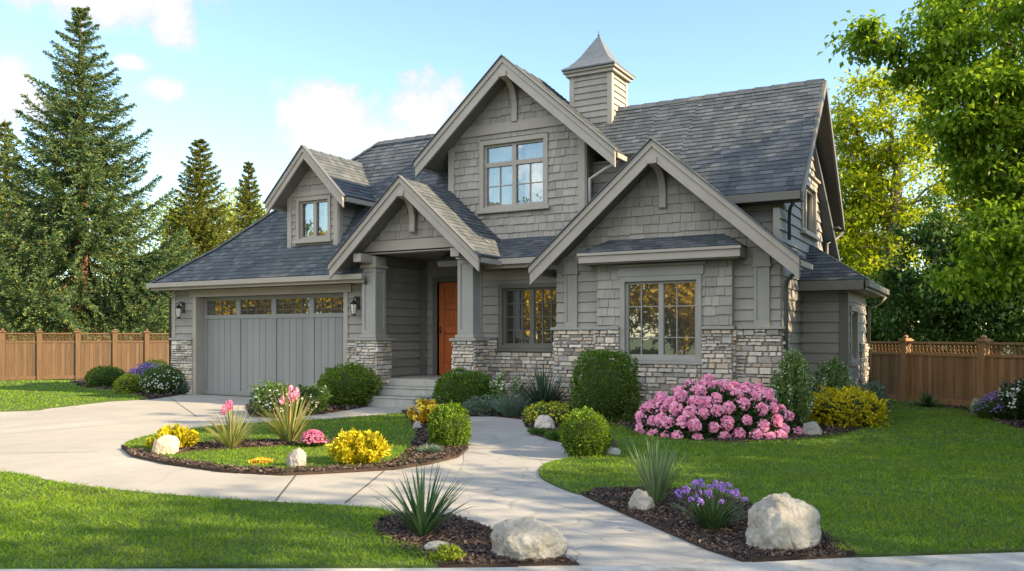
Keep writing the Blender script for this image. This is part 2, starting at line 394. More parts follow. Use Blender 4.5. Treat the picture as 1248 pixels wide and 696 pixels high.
def concrete_mat(name, base, flag):
    m, t, b = new_mat(name)
    big = tex(t, .5, 5, .6); fine = tex(t, 45, 5, .7)
    c = ramp(t, big, [(.3, tuple(x * .76 for x in base)), (.7, tuple(x * 1.1 for x in base))])
    c = mixc(t, rng01(t, tex(t, 3, 9, .8), .42, .72, 0, .55), c, tuple(x * .68 for x in base))
    c = mixc(t, rng01(t, fine, .3, .7, 0, .4), c, tuple(x * .62 for x in base))
    c = mixc(t, rng01(t, tex(t, 160, 2, .7), .5, .8, 0, .55), c, tuple(min(.75, x * 1.4) for x in base))
    h = fine
    if not flag:
        c = mixc(t, rng01(t, tex(t, 1.1, 6, .7, (1, .18, 1)), .5, .72, 0, .4), c, tuple(x * .55 for x in base))
        ck = t.nodes.new('ShaderNodeTexVoronoi'); ck.feature = 'DISTANCE_TO_EDGE'; ck.inputs['Scale'].default_value = .33
        tq = t.nodes.new('ShaderNodeTexCoord'); nq = t.nodes.new('ShaderNodeTexNoise'); nq.inputs['Scale'].default_value = 2.5; nq.inputs['Detail'].default_value = 8; t.links.new(tq.outputs['Object'], nq.inputs['Vector'])
        aq = t.nodes.new('ShaderNodeVectorMath'); aq.operation = 'MULTIPLY_ADD'; aq.inputs[1].default_value = (.7, .7, 0); t.links.new(nq.outputs['Color'], aq.inputs[0]); t.links.new(tq.outputs['Object'], aq.inputs[2]); t.links.new(aq.outputs[0], ck.inputs['Vector'])
        c = mixc(t, rng01(t, ck.outputs['Distance'], 0, .0022, .75, 0), c, tuple(x * .3 for x in base))
    if flag:
        tc_ = t.nodes.new('ShaderNodeTexCoord'); br = t.nodes.new('ShaderNodeTexVoronoi'); br.feature = 'DISTANCE_TO_EDGE'; br.inputs['Scale'].default_value = 2.1
        mp = t.nodes.new('ShaderNodeMapping'); mp.inputs['Scale'].default_value = (.75, 1.5, 1); mp.inputs['Rotation'].default_value = (0, 0, .5)
        ns = t.nodes.new('ShaderNodeTexNoise'); ns.inputs['Scale'].default_value = 3; t.links.new(tc_.outputs['Object'], ns.inputs['Vector'])
        ad = t.nodes.new('ShaderNodeVectorMath'); ad.operation = 'MULTIPLY_ADD'; ad.inputs[1].default_value = (.25, .25, 0)
        t.links.new(ns.outputs['Color'], ad.inputs[0]); t.links.new(tc_.outputs['Object'], ad.inputs[2])
        t.links.new(ad.outputs[0], mp.inputs[0]); t.links.new(mp.outputs[0], br.inputs['Vector'])
        e = rng01(t, br.outputs['Distance'], 0, .035, 0, 1)
        c = mixc(t, e, tuple(x * .68 for x in base), c)
        mm = t.nodes.new('ShaderNodeMath'); mm.operation = 'MULTIPLY_ADD'; mm.inputs[1].default_value = 1.2
        t.links.new(fine, mm.inputs[0]); t.links.new(e, mm.inputs[2]); h = mm.outputs[0]
    t.links.new(c, b.inputs['Base Color']); b.inputs['Roughness'].default_value = .8
    bump(t, b, h, .5, .006); return m
MT['drive'] = concrete_mat('driveway_concrete', (.35, .335, .305), False)
MT['walk'] = concrete_mat('stamped_walk', (.325, .32, .305), True)
MT['kerbstone'] = rock_mat('kerb_granite', (.26, .26, .25), (.38, .38, .36), (.48, .48, .46), .5)
def soil_mat(name, a, b_, sc):
    m, t, b = new_mat(name)
    c = ramp(t, tex(t, sc, 7, .7), [(.3, a), (.7, b_)])
    t.links.new(c, b.inputs['Base Color']); b.inputs['Roughness'].default_value = .95
    bump(t, b, tex(t, sc * 2, 5, .7), 1.0, .02); return m
MT['lawn_soil'] = soil_mat('lawn_thatch', (.028, .05, .008), (.055, .10, .014), 9)
MT['ground'] = soil_mat('far_ground', (.03, .06, .014), (.06, .10, .025), 2)
MT['mulch_soil'] = soil_mat('mulch_soil', (.022, .014, .010), (.06, .038, .028), 22)
def chips_mat():
    m, t, b = new_mat('mulch_chips')
    c = ramp(t, island(t), [(0, (.018, .011, .009)), (.5, (.045, .028, .022)), (.85, (.085, .055, .043)), (1, (.17, .12, .095))])
    t.links.new(c, b.inputs['Base Color']); b.inputs['Roughness'].default_value = .8; return m
MT['chips'] = chips_mat()
MT['grass'] = leafmat('lawn_grass', (.075, .165, .010), (.150, .285, .014), .42, .5, (.30, .43, .026), .4)

# ------------------------------------------------------------------ ground, lawns, beds, paving
def smooth_loop(P, n=5):
    P = [np.array(p, float) for p in P]; o = []; k = len(P)
    for i in range(k):
        a, b, c, d = P[i - 1], P[i], P[(i + 1) % k], P[(i + 2) % k]
        for j in range(n):
            t = j / n; o.append(tuple(.5 * ((2 * b) + (-a + c) * t + (2 * a - 5 * b + 4 * c - d) * t * t + (-a + 3 * b - 3 * c + d) * t ** 3)))
    return o
def px_poly(L, smooth=True):
    P = [gp(*p) if not (len(p) == 3) else (p[0], p[1]) for p in L]
    return smooth_loop(P) if smooth else P
def sheet(name, poly, ztop, zbot, mat):
    g = G(); g.prism([(x, y, zbot) for x, y in poly], (0, 0, ztop - zbot)); o = g.build(name, mat); o['kind'] = 'structure'; return o
def inside(poly, X, Y):
    P = np.array(poly); r = np.zeros(len(X), bool); n = len(P); j = n - 1
    for i in range(n):
        c = ((P[i, 1] > Y) != (P[j, 1] > Y)) & (X < (P[j, 0] - P[i, 0]) * (Y - P[i, 1]) / (P[j, 1] - P[i, 1] + 1e-12) + P[i, 0]); r ^= c; j = i
    return r
def depth(X, Y): return -X * ST + Y * CT
def in_view(X, Y, margin=250):
    d = depth(X, Y); u = 624 + FPX * (X * CT + Y * ST) / np.maximum(d, .1); return (d > 2.5) & (u > -margin) & (u < 1248 + margin)

g = G(); g.add([(-900, -900, -.04), (900, -900, -.04), (900, 900, -.04), (-900, 900, -.04)], [(0, 1, 2, 3)])
o = g.build('ground', MT['ground']); o['kind'] = 'structure'
drive_poly = px_poly([(-700, 522), (0, 502), (60, 498), (130, 490), (175, 485), (215, 480)], False) + [(-17.6, 14.5), (-6.5, 14.5), (-5.5, 12.5)] + px_poly([(900, 570), (1100, 640), (1300, 700), (1300, 730), (-700, 730), (-700, 600)], False)
sheet('driveway', drive_poly, 0, -.12, MT['drive'])
walk_poly = px_poly([(452, 496), (520, 500), (600, 505), (655, 508), (680, 530), (720, 552), (690, 580), (740, 612), (830, 655), (925, 694), (760, 700), (640, 696), (590, 650), (500, 634), (462, 622), (505, 580), (560, 572), (560, 540), (530, 512), (480, 508), (440, 508)])
sheet('walkway', walk_poly, .005, -.02, MT['walk'])
kerb_poly = px_poly([(-500, 694), (0, 693.5), (500, 692.5), (700, 690.5), (905, 686), (1035, 680), (1248, 673), (1700, 655), (1900, 720), (1700, 800), (600, 800), (-500, 800)], False)
sheet('kerb', [(x * (1 - .055 / EYE), y * (1 - .055 / EYE)) for x, y in kerb_poly], .055, -.1, MT['kerbstone'])
g = G()
def strip(pa, pb, w=.012, z=.006):
    a = Vector((*gp(*pa), z)); b = Vector((*gp(*pb), z)); s = (b - a).cross(Vector((0, 0, 1))).normalized() * w / 2
    g.add([a - s, b - s, b + s, a + s], [(0, 1, 2, 3)])
for a, b in (((335, 612), (363, 577)), ((0, 530), (245, 508)), ((560, 634), (640, 690)), ((420, 614), (470, 573)), ((240, 508), (205, 483)), ((0, 553), (120, 551))):
    strip(a, b)
o = g.build('paving_joints', paint('joint_filler', (.05, .045, .04), .9, .2, 10)); o['kind'] = 'structure'

LAWN = {
 'front_lawn': [(-500, 560), (-200, 565), (0, 577), (70, 590), (150, 600), (270, 611), (380, 617), (445, 621), (478, 628), (462, 638), (458, 650), (478, 662), (515, 675), (533, 692.5), (250, 693), (-500, 694)],
 'island_lawn': [(150, 546), (163, 537), (205, 528), (260, 521), (330, 516), (400, 512), (455, 508), (492, 505), (502, 516), (512, 530), (504, 545), (508, 556), (520, 562), (480, 570), (410, 575), (345, 577), (270, 573), (200, 563), (163, 555)],
 'right_lawn': [(657, 580), (664, 568), (690, 561), (735, 556), (752, 548), (738, 535), (733, 520), (745, 516), (775, 526), (820, 535), (880, 540), (960, 538), (1030, 529), (1066, 517), (1081, 499), (1086, 488), (1110, 489), (1150, 493), (1190, 505), (1215, 515), (1270, 530), (1500, 560), (2300, 620), (2300, 668), (1700, 656), (1248, 673), (1042, 679), (1010, 660), (960, 640), (915, 620), (860, 603), (800, 598), (730, 599), (712, 605), (676, 593)],
 'side_lawn': [(-500, 515), (0, 502), (60, 498), (130, 490), (180, 486), (150, 477), (100, 472), (85, 464), (-500, 464)],
}
BED = {
 'house_bed': [(572, 508), (605, 508), (638, 512), (640, 520), (655, 532), (680, 539), (695, 543), (706, 562), (735, 560), (756, 549), (745, 534), (737, 518), (775, 528), (820, 537), (880, 542), (960, 540), (1030, 531), (1068, 518), (1083, 499), (1088, 486), (1060, 480), (-2.1, 16.4, 0), (-3.1, 15, 0), (-3.1, 14.5, 0), (-8.6, 14.5, 0), (-8.7, 13.9, 0)],
 'island_bed': [(490, 503), (515, 505), (545, 518), (566, 536), (571, 548), (558, 558), (525, 566), (480, 573), (410, 577), (345, 580), (270, 576), (200, 566), (160, 557), (148, 547), (163, 549), (205, 561), (275, 571), (345, 574.5), (410, 572), (466, 568), (488, 561), (498, 548), (508, 532), (502, 518)],
 'corner_bed': [(455, 640), (470, 630), (500, 627), (550, 630), (580, 640), (610, 652), (650, 668), (706, 690), (530, 692.5), (505, 682), (470, 665), (455, 652)],
 'walk_bed': [(708, 604), (730, 598), (800, 596), (860, 601), (920, 618), (970, 638), (1020, 660), (1045, 679), (905, 686), (860, 671), (800, 645), (745, 621)],
 'garage_bed': [(305, 508), (345, 510), (400, 504), (440, 497), (456, 490), (-11.2, 14.5, 0), (-12.2, 14.45, 0), (300, 494)],
 'fence_bed': [(85, 466), (100, 473), (150, 478), (182, 487), (216, 482), (-17.8, 14.6, 0), (205, 462), (110, 459)],
 'back_bed': [(1083, 487), (1130, 492), (1185, 504), (1215, 516), (1270, 531), (1500, 562), (1500, 505), (1300, 498), (1200, 488), (1104, 484)],
 'island_heart': [(190, 551), (225, 544), (300, 541), (400, 537), (455, 535), (430, 540), (330, 547), (240, 552), (215, 556)],
}
LP = {k: px_poly(v, k not in ()) for k, v in LAWN.items()}; BP = {k: px_poly(v, False) for k, v in BED.items()}
BZ = {k: (.03 if k.startswith('island') else .014) + .002 * i for i, k in enumerate(BP)}
for k in LP: sheet('lawn', LP[k], .022, -.06, MT['lawn_soil'])
for i, k in enumerate(BP): sheet('planting_bed', BP[k], BZ[k], -.05, MT['mulch_soil'])

def blades(name, P, D, L, Wd, droop, mat, parent=None, seg=2, side=None, fold=0.0, kind=None, tipw=.05, local=False):
    """curved tapering strips: P base, D unit direction, L length, Wd width"""
    n = len(P); P = np.asarray(P); D = np.asarray(D)
    if side is None:
        r = RNG.normal(size=(n, 3)); side = np.cross(D, r)
    side = side / (np.linalg.norm(side, axis=1, keepdims=True) + 1e-9)
    h = D.copy(); h[:, 2] = 0; hn = np.linalg.norm(h, axis=1, keepdims=True) + 1e-6; h = h / hn
    rows = []
    for s in range(seg + 1):
        t = s / seg
        c = P + D * (L * t)[:, None]
        c = c + h * (L * droop * t * t * .5)[:, None]; c[:, 2] -= (L * droop * t ** 2.2 * .55)
        w = Wd * ((1 - t) ** .7 * (1 - tipw) + tipw) * (.75 + .5 * min(1, t * 3) if seg > 2 else 1)
        rows.append((c - side * (w / 2)[:, None], c + side * (w / 2)[:, None]))
    V = np.stack([x for r in rows for x in r], axis=1)      # n, 2(seg+1), 3
    base = (np.arange(n) * 2 * (seg + 1))[:, None]
    F = np.concatenate([base + np.array([2 * s, 2 * s + 1, 2 * s + 3, 2 * s + 2]) for s in range(seg)], axis=0)
    o = np_mesh(name, V.reshape(-1, 3), F, mat, parent, smooth=False, local=local)
    if kind: o['kind'] = kind
    return o
def lumps(X, Y, s=1.0):
    return (np.sin(X * 2.3 * s + 1.3) * np.cos(Y * 1.9 * s - .4) + np.sin((X + Y) * 4.1 * s) * .5 + np.cos((X * .7 - Y * 1.3) * 7.3 * s) * .35)
def grass():
    PX = []; 
    for k, poly in LP.items():
        A = np.array(poly); x0, y0 = A.min(0); x1, y1 = A.max(0); x0 = max(x0, -45); x1 = min(x1, 14); y1 = min(y1, 30); y0 = max(y0, 1.5)
        for (d0, d1, dens, w, hgt) in ((0, 7.5, 4200, .0055, .050), (7.5, 11, 2400, .008, .048), (11, 16, 1100, .013, .045), (16, 24, 380, .022, .045), (24, 60, 90, .045, .05)):
            m = int((x1 - x0) * (y1 - y0) * dens); m = min(m, 6000000)
            X = RNG.uniform(x0, x1, m); Y = RNG.uniform(y0, y1, m); d = depth(X, Y)
            ok = (d >= d0) & (d < d1) & in_view(X, Y, 120); X, Y = X[ok], Y[ok]
            ok = inside(poly, X, Y); X, Y = X[ok], Y[ok]; n = len(X)
            if k == 'island_lawn':
                ok = ~inside(BP['island_heart'], X, Y); X, Y = X[ok], Y[ok]; n = len(X)
            if n: PX.append((X, Y, np.full(n, w), np.full(n, hgt)))
    X, Y, Wd, H = (np.concatenate([p[i] for p in PX]) for i in range(4)); n = len(X)
    L = H * RNG.uniform(.55, 1.15, n) * (1 + .14 * lumps(X, Y, 1.6))
    lean = RNG.normal(size=(n, 2)) * .38; D = np.stack([lean[:, 0], lean[:, 1], np.ones(n)], 1); D /= np.linalg.norm(D, axis=1, keepdims=True)
    o = blades('grass', np.stack([X, Y, np.full(n, .018)], 1), D, L, Wd * RNG.uniform(.7, 1.3, n), .5, MT['grass'], seg=2)
    tag(o, 'short mown green grass covering all the lawns', 'grass', kind='stuff'); return n
NG = grass()

def mulch():
    VS = []; zt = BZ
    for k, poly in BP.items():
        A = np.array(poly); x0, y0 = A.min(0); x1, y1 = A.max(0)
        for (d0, d1, dens, sz) in ((0, 8, 5200, .012), (8, 13, 2400, .018), (13, 40, 600, .034)):
            m = int((x1 - x0) * (y1 - y0) * dens); X = RNG.uniform(x0, x1, m); Y = RNG.uniform(y0, y1, m); d = depth(X, Y)
            ok = (d >= d0) & (d < d1); X, Y = X[ok], Y[ok]; ok = inside(poly, X, Y); X, Y = X[ok], Y[ok]; n = len(X)
            if not n: continue
            a = RNG.uniform(0, 6.283, n); tl = RNG.normal(size=n) * .35; l = sz * RNG.uniform(.5, 1.5, n); w = l * RNG.uniform(.25, .6, n)
            A1 = np.stack([np.cos(a), np.sin(a), tl], 1) * l[:, None]; B1 = np.stack([-np.sin(a), np.cos(a), RNG.normal(size=n) * .5], 1) * w[:, None]
            C = np.stack([X, Y, zt[k] + RNG.uniform(.002, .016, n)], 1)
            VS.append(np.stack([C - A1 - B1, C + A1 - B1 * .6, C + A1 + B1, C - A1 + B1 * .6], 1).reshape(-1, 3))
    V = np.concatenate(VS); o = np_mesh('bark_mulch', V, np.arange(len(V)).reshape(-1, 4), MT['chips'])
    tag(o, 'dark brown bark mulch spread over the planting beds', 'mulch', kind='stuff')
mulch()

# ------------------------------------------------------------------ the house
X_, Y_, Z_ = (1, 0, 0), (0, 1, 0), (0, 0, 1)
HOUSE = thing('house', 'grey shingled two storey house with stone base, orange front door and four gables', 'house', (-10, 15, 0))
front = lambda y, x=0.0: frame((x, y, 0), X_, Z_)         # u = world x, v = z, outward -Y
right = lambda x: frame((x, 0, 0), Y_, Z_)                # u = world y, outward +X
left = lambda x: frame((x, 0, 0), (0, -1, 0), Z_)         # u = -world y, outward -X
back = lambda y: frame((0, y, 0), (-1, 0, 0), Z_)
def R4(a, b, c, d): return [(a, c), (b, c), (b, d), (a, d)]
def holes(u0, u1, v0, v1, H):
    """rectangle minus window holes -> rectangles"""
    us = sorted({u0, u1, *[h[0] for h in H], *[h[1] for h in H]}); us = [u for u in us if u0 <= u <= u1]; o = []
    for a, b in zip(us, us[1:]):
        hh = sorted([h for h in H if h[0] <= a + 1e-6 and h[1] >= b - 1e-6], key=lambda h: h[2]); v = v0
        for h in hh:
            if h[2] > v: o.append(R4(a, b, v, min(h[2], v1)))
            v = max(v, h[3])
        if v < v1: o.append(R4(a, b, v, v1))
    return o
def panel(name, fr, polys, mat, t=.1, off=-.002, parent=HOUSE):
    g = G()
    for p in polys: g.prism([fp(fr, a[0], a[1], off - t) for a in ccw(p)], fr[3] * t)
    return g.build(name, mat, parent)
def siding(name, fr, polys, h=.19, v0=0.0, seed=3):
    g = G(); 
    for p in polys: g.prism([fp(fr, a[0], a[1], -.1) for a in ccw(p)], fr[3] * .1)
    courses(g, fr, polys, h, 2.6, 4.2, .032, v0, 0, .002, .12, seed, .007); return g.build(name, MT['siding'], HOUSE)
def shakes(name, fr, polys, h=.165, seed=5):
    g = G()
    for p in polys: g.prism([fp(fr, a[0], a[1], -.1) for a in ccw(p)], fr[3] * .1)
    courses(g, fr, polys, h, .10, .30, .03, 0, .010, .006, .25, seed); return g.build(name, MT['shake'], HOUSE)
def stonework(name, frs, seed, parent=HOUSE):
    g = G()
    for i, (fr, polys) in enumerate(frs): stones(g, fr, polys, seed + i)
    o = g.build(name, [MT['stone'], MT['mortar']], parent)
    return o
def stone_backing(g, fr, polys):
    g.mi = 1
    for p in polys: g.prism([fp(fr, a[0], a[1], -.1) for a in ccw(p)], fr[3] * .108)
    g.mi = 0
def stone_wall(name, frs, seed):
    g = G()
    for i, (fr, polys) in enumerate(frs): stone_backing(g, fr, polys); stones(g, fr, polys, seed + i)
    return g.build(name, [MT['stone'], MT['mortar']], HOUSE)
def pier(name, x0, x1, y0, y1, z0, z1, seed):
    g = G(); g.mi = 1; g.box(x0, x1, y0, y1, z0, z1); g.mi = 0
    stones(g, front(y0), [R4(x0 - .02, x1 + .02, z0, z1)], seed); stones(g, right(x1), [R4(y0 - .02, y1, z0, z1)], seed + 1); stones(g, left(x0), [R4(-y1, -y0 + .02, z0, z1)], seed + 2)
    o = g.build(name, [MT['stone'], MT['mortar']], HOUSE)
    c = G(); c.box(x0 - .07, x1 + .07, y0 - .07, y1 + .02, z1, z1 + .055); c.build('pier_cap', MT['column'], o, bevel=.008); return o
def boards(name, mat, items, parent=HOUSE, bevel=.006):
    if name in ('corner_board', 'stone_cap', 'porch_beam', 'fascia', 'gutter', 'door_frame', 'bay_side'):
        for (fr, *b) in items:
            g = G(); g.fbox(fr, *b); o = g.build(name, mat, parent, bevel=bevel)
        return o
    g = G()
    for (fr, *b) in items: g.fbox(fr, *b)
    return g.build(name, mat, parent, bevel=bevel)

def window(fr, u0, u1, v0, v1, sashes=2, vm=(), hm=(), glass='glass', trim=.09, sill=True, transom=0, head=0, recess=.07, trim_mat='trim', name='window'):
    """outer casing u0..v1 ; sashes side by side with muntins at the given fractions"""
    g = G(); T = trim
    g.fbox(fr, u0, u0 + T, v0, v1, -.03, .05); g.fbox(fr, u1 - T, u1, v0, v1, -.03, .05); g.fbox(fr, u0 + T, u1 - T, v1 - T, v1, -.03, .05); g.fbox(fr, u0 + T, u1 - T, v0, v0 + T * .7, -.03, .05)
    # jamb lining to the back of the recess
    for a in ((u0 + T - .012, u0 + T, v0 + T * .7, v1 - T), (u1 - T, u1 - T + .012, v0 + T * .7, v1 - T)): g.fbox(fr, *a, -recess - .03, -.03)
    w = g.build(name, MT[trim_mat], HOUSE, bevel=.005)
    if glass == 'glass_up':
        uu0, uu1, vv0, vv1 = u0 + T, u1 - T, v0 + T * .7, v1 - T; W2 = uu1 - uu0
        for (c0, c1, dz) in ((uu0 - .05, uu0 + W2 * .36, 0), (uu1 - W2 * .40, uu1 + .05, .0)):
            c = G(); nn_ = 26; top = [fp(fr, c0 + (c1 - c0) * i / nn_, vv1 + .05, -recess - .16 - .025 * math.sin(i * 1.5)) for i in range(nn_ + 1)]; bot = [fp(fr, c0 + (c1 - c0) * i / nn_, vv0 - .05, -recess - .16 - .03 * math.sin(i * 1.5 + .4)) for i in range(nn_ + 1)]
            c.add(top + bot, [(i, i + 1, nn_ + 2 + i, nn_ + 1 + i) for i in range(nn_)]); c.build('curtain', MT['curtain'], w, smooth=True)
    if sill: boards('sill', MT[trim_mat], [(fr, u0 - .05, u1 + .05, v0 - .06, v0 - .002, -.02, .11)], w)
    if head: boards('head_board', MT[trim_mat], [(fr, u0 - .04, u1 + .04, v1 + .002, v1 + head, -.02, .06), (fr, u0 - .09, u1 + .09, v1 + head, v1 + head + .045, -.02, .11)], w)
    a0, a1, b0, b1 = u0 + T, u1 - T, v0 + T * .7, v1 - T; sw = (a1 - a0) / sashes
    cells = [(a0 + i * sw, a0 + (i + 1) * sw, b0, b1 - transom, False) for i in range(sashes)]
    if transom: cells += [(a0 + i * sw, a0 + (i + 1) * sw, b1 - transom, b1, True) for i in range(sashes)]
    for (c0, c1, d0, d1, tr) in cells:
        s = G(); f = .045
        s.fbox(fr, c0, c0 + f, d0, d1, -recess, -recess + .05); s.fbox(fr, c1 - f, c1, d0, d1, -recess, -recess + .05)
        s.fbox(fr, c0 + f, c1 - f, d0, d0 + f, -recess, -recess + .05); s.fbox(fr, c0 + f, c1 - f, d1 - f, d1, -recess, -recess + .05)
        if not tr:
            for x in vm: xx = c0 + f + (c1 - c0 - 2 * f) * x; s.fbox(fr, xx - .009, xx + .009, d0 + f, d1 - f, -recess + .008, -recess + .028)
            for y in hm: yy = d0 + f + (d1 - d0 - 2 * f) * y; s.fbox(fr, c0 + f, c1 - f, yy - .009, yy + .009, -recess + .009, -recess + .026)
        s.build('sash', MT[trim_mat], w)
        p = G(); p.fbox(fr, c0 + f * .5, c1 - f * .5, d0 + f * .5, d1 - f * .5, -recess - .012, -recess + .004); p.build('pane', MT[glass], w)
    return w

SL = .875
def roof_faces(name, planes, seed, thick=.12, h=.125):
    """planes: lists of 3D corner points, each with the frame's U direction -> slabs and shingles"""
    g = G(); g.mi = 0; sh = G()
    for i, (pts, U) in enumerate(planes):
        P = [Vector(p) for p in pts]; nn = Vector((0, 0, 0))
        for a in range(len(P)): nn += P[a].cross(P[(a + 1) % len(P)])
        nn.normalize()
        if nn.z < 0: nn = -nn
        U = Vector(U).normalized(); V = nn.cross(U)
        if V.z < 0: U = -U; V = nn.cross(U)
        z0 = min(P, key=lambda p: p.z); fr = (z0.copy(), U, V, nn)
        poly = ccw([fuv(fr, p) for p in P])
        sh.mi = 1; sh.prism([fp(fr, a[0], a[1], -thick) for a in poly], nn * (thick - .004)); sh.mi = 0
        courses(sh, fr, [poly], h, .12, .24, .014, 0, .006, .005, .1, seed + i)
    return sh.build(name, [MT['shingle'], MT['soffit']], HOUSE)
def rake(name, xc, zr, hl, hr, slope, yf, hgt=.30, th=.05, parent=HOUSE, mat='trim'):
    """bargeboards of a front-facing gable"""
    for s, hw in ((-1, hl), (1, hr)):
        g = G()
        for (dz0, dz1, y0, y1, ov) in ((-.02, -hgt, yf - th, yf, 0), (.035, -.085, yf - th - .03, yf - th - .0005, .01)):
            a = [(xc, y1, zr + dz0), (xc + s * (hw + ov + .05), y1, zr + dz0 - slope * (hw + ov + .05)), (xc + s * (hw + ov + .05), y1, zr + dz1 - slope * (hw + ov + .05)), (xc, y1, zr + dz1)]
            g.prism(a, (0, y0 - y1, 0))
        g.mi = 1; e = hw + .08; g.prism([(xc, yf + .02, zr + .062), (xc + s * e, yf + .02, zr + .062 - slope * e), (xc + s * e, yf + .02, zr + .0355 - slope * e), (xc, yf + .02, zr + .0355)], (0, -.135, 0)); g.mi = 0
        g.build(name, [MT[mat], MT['shingle']], parent, bevel=.004)
def ridge_cap(g, p0, p1, wv, drop, seed=0):
    """overlapping cap shingles along a ridge: wv half width vector on one side"""
    p0 = Vector(p0); p1 = Vector(p1); L = (p1 - p0).length; t = (p1 - p0).normalized(); n = max(1, int(L / .16)); wv = Vector(wv)
    for i in range(n):
        a = p0 + t * (L * i / n); b = p0 + t * min(L, L * (i + 1.35) / n); z = Vector((0, 0, .012 + .006 * (i % 2)))
        dn = Vector((0, 0, -drop))
        g.add([a + wv + dn + z, a + z * 1.6, a - wv + dn + z, b + wv + dn + z * .6, b + z, b - wv + dn + z * .6], [(0, 1, 4, 3), (1, 2, 5, 4)])
def gable_roof(name, xc, zr, hl, hr, slope, yf, yb, seed, board=.30, fascia=True):
    planes = [([(xc, yf, zr), (xc - hl, yf, zr - slope * hl), (xc - hl, yb, zr - slope * hl), (xc, yb, zr)], (0, -1, 0)),
              ([(xc, yf, zr), (xc + hr, yf, zr - slope * hr), (xc + hr, yb, zr - slope * hr), (xc, yb, zr)], (0, 1, 0))]
    r = roof_faces(name, planes, seed)
    g = G(); ridge_cap(g, (xc, yf, zr), (xc, yb, zr), (.13, 0, 0), .13 * slope); g.build('ridge_cap', MT['shingle'], r)
    rake('bargeboard', xc, zr, hl, hr, slope, yf, board)
    if fascia:
        for s, hw in ((-1, hl), (1, hr)):
            ze = zr - slope * hw; x = xc + s * hw; g = G()
            g.box(min(x, x + s * .07), max(x, x + s * .07), yf + .06, yb, ze - .15, ze - .05)
            g.build('gutter', MT['trim'], r, bevel=.01)
    return r
def bracket(xc, yf, yw, ztop, hgt, w=.13, wt=.0):
    """curved knee bracket hanging under the gable peak"""
    P = [(yf - .03, ztop), (yf - .03, ztop - .12)]
    for i in range(9):
        t = i / 8; P.append((yf + .02 + (yw - .10 - yf) * math.sin(t * math.pi / 2) ** .8, ztop - .14 - (hgt * .55) * (1 - math.cos(t * math.pi / 2))))
    P += [(yw - .09, ztop - hgt), (yw - .02, ztop - hgt - .03), (yw - .02, ztop)]
    g = G(); g.prism([(xc - w / 2, y, z) for y, z in P], (w, 0, 0)); g.box(xc - w / 2 - .025, xc + w / 2 + .025, yf - .085, yf + .10, ztop - .12, ztop - .005)
    g.build('bracket', MT['trim'], HOUSE, bevel=.01)
def trap(name, fr, poly, n0, n1, mat='trim'):
    g = G(); g.prism([fp(fr, a[0], a[1], n0) for a in poly], fr[3] * (n1 - n0)); return g.build(name, MT[mat], HOUSE, bevel=.005)
def column(xc, yc, z0, z1, w, parent=HOUSE):
    g = G(); h = w / 2
    g.prism([(xc - h, yc - h, z0), (xc + h, yc - h, z0), (xc + h, yc + h, z0), (xc - h, yc + h, z0)], (0, 0, z1 - z0))
    e = .022; b = .055
    for sx in (front(yc - h), right(xc + h), left(xc - h)):
        c = {0: xc, 1: yc, 2: -yc}[0 if abs(sx[1].x) > .5 else (1 if sx[1].y > 0 else 2)]
        g.fbox(sx, c - h - e * .9, c - h + b, z0, z1, .0005, e); g.fbox(sx, c + h - b, c + h + e * .9, z0, z1, .0005, e)
        g.fbox(sx, c - h + b, c + h - b, z0, z0 + .16, .0005, e); g.fbox(sx, c - h + b, c + h - b, z1 - .09, z1, .0005, e)
    o = g.build('column', MT['column'], parent, bevel=.005)
    c = G(); c.box(xc - h - .05, xc + h + .05, yc - h - .05, yc + h + .05, z1, z1 + .07); c.box(xc - h - .02, xc + h + .02, yc - h - .02, yc + h + .02, z1 + .071, z1 + .24); c.box(xc - h - .06, xc + h + .06, yc - h - .06, yc + h + .06, z0 - .001, z0 + .06)
    c.build('capital', MT['trim'], o, bevel=.006); return o

# --- garage front
YG = 14.4
GD = (-17.15, -12.22, 0.0, 2.42)
siding('garage_wall', front(YG), holes(-17.9, -11.5, 1.40, 2.74, [GD]), seed=3)
stone_wall('stone_base', [(front(YG - .04), [R4(-17.93, -17.17, 0, 1.36)]), (left(-17.93), [R4(-15.2, -YG + .04, 0, 1.36)])], 21)
stone_wall('stone_base', [(front(YG - .04), [R4(-12.20, -11.55, 0, 1.36)])], 27)
boards('stone_cap', MT['column'], [(front(YG), -17.98, -17.16, 1.36, 1.415, 0, .10), (front(YG), -12.21, -11.5, 1.36, 1.415, 0, .10)])
boards('garage_frame', MT['trim'], [(front(YG), -17.17, -17.05, 0, 2.42, -.3, .045), (front(YG), -12.32, -12.20, 0, 2.42, -.3, .045), (front(YG), -17.27, -12.10, 2.42, 2.56, -.28, .06), (front(YG), -17.30, -12.07, 2.56, 2.60, -.1, .10)])
panel('side_wall', left(-17.9), [R4(-19.0, -YG, 0, 2.8)], MT['siding'])
panel('rear_wall', back(19.0), [R4(3.0, 17.9, 0, 2.9)], MT['siding'])
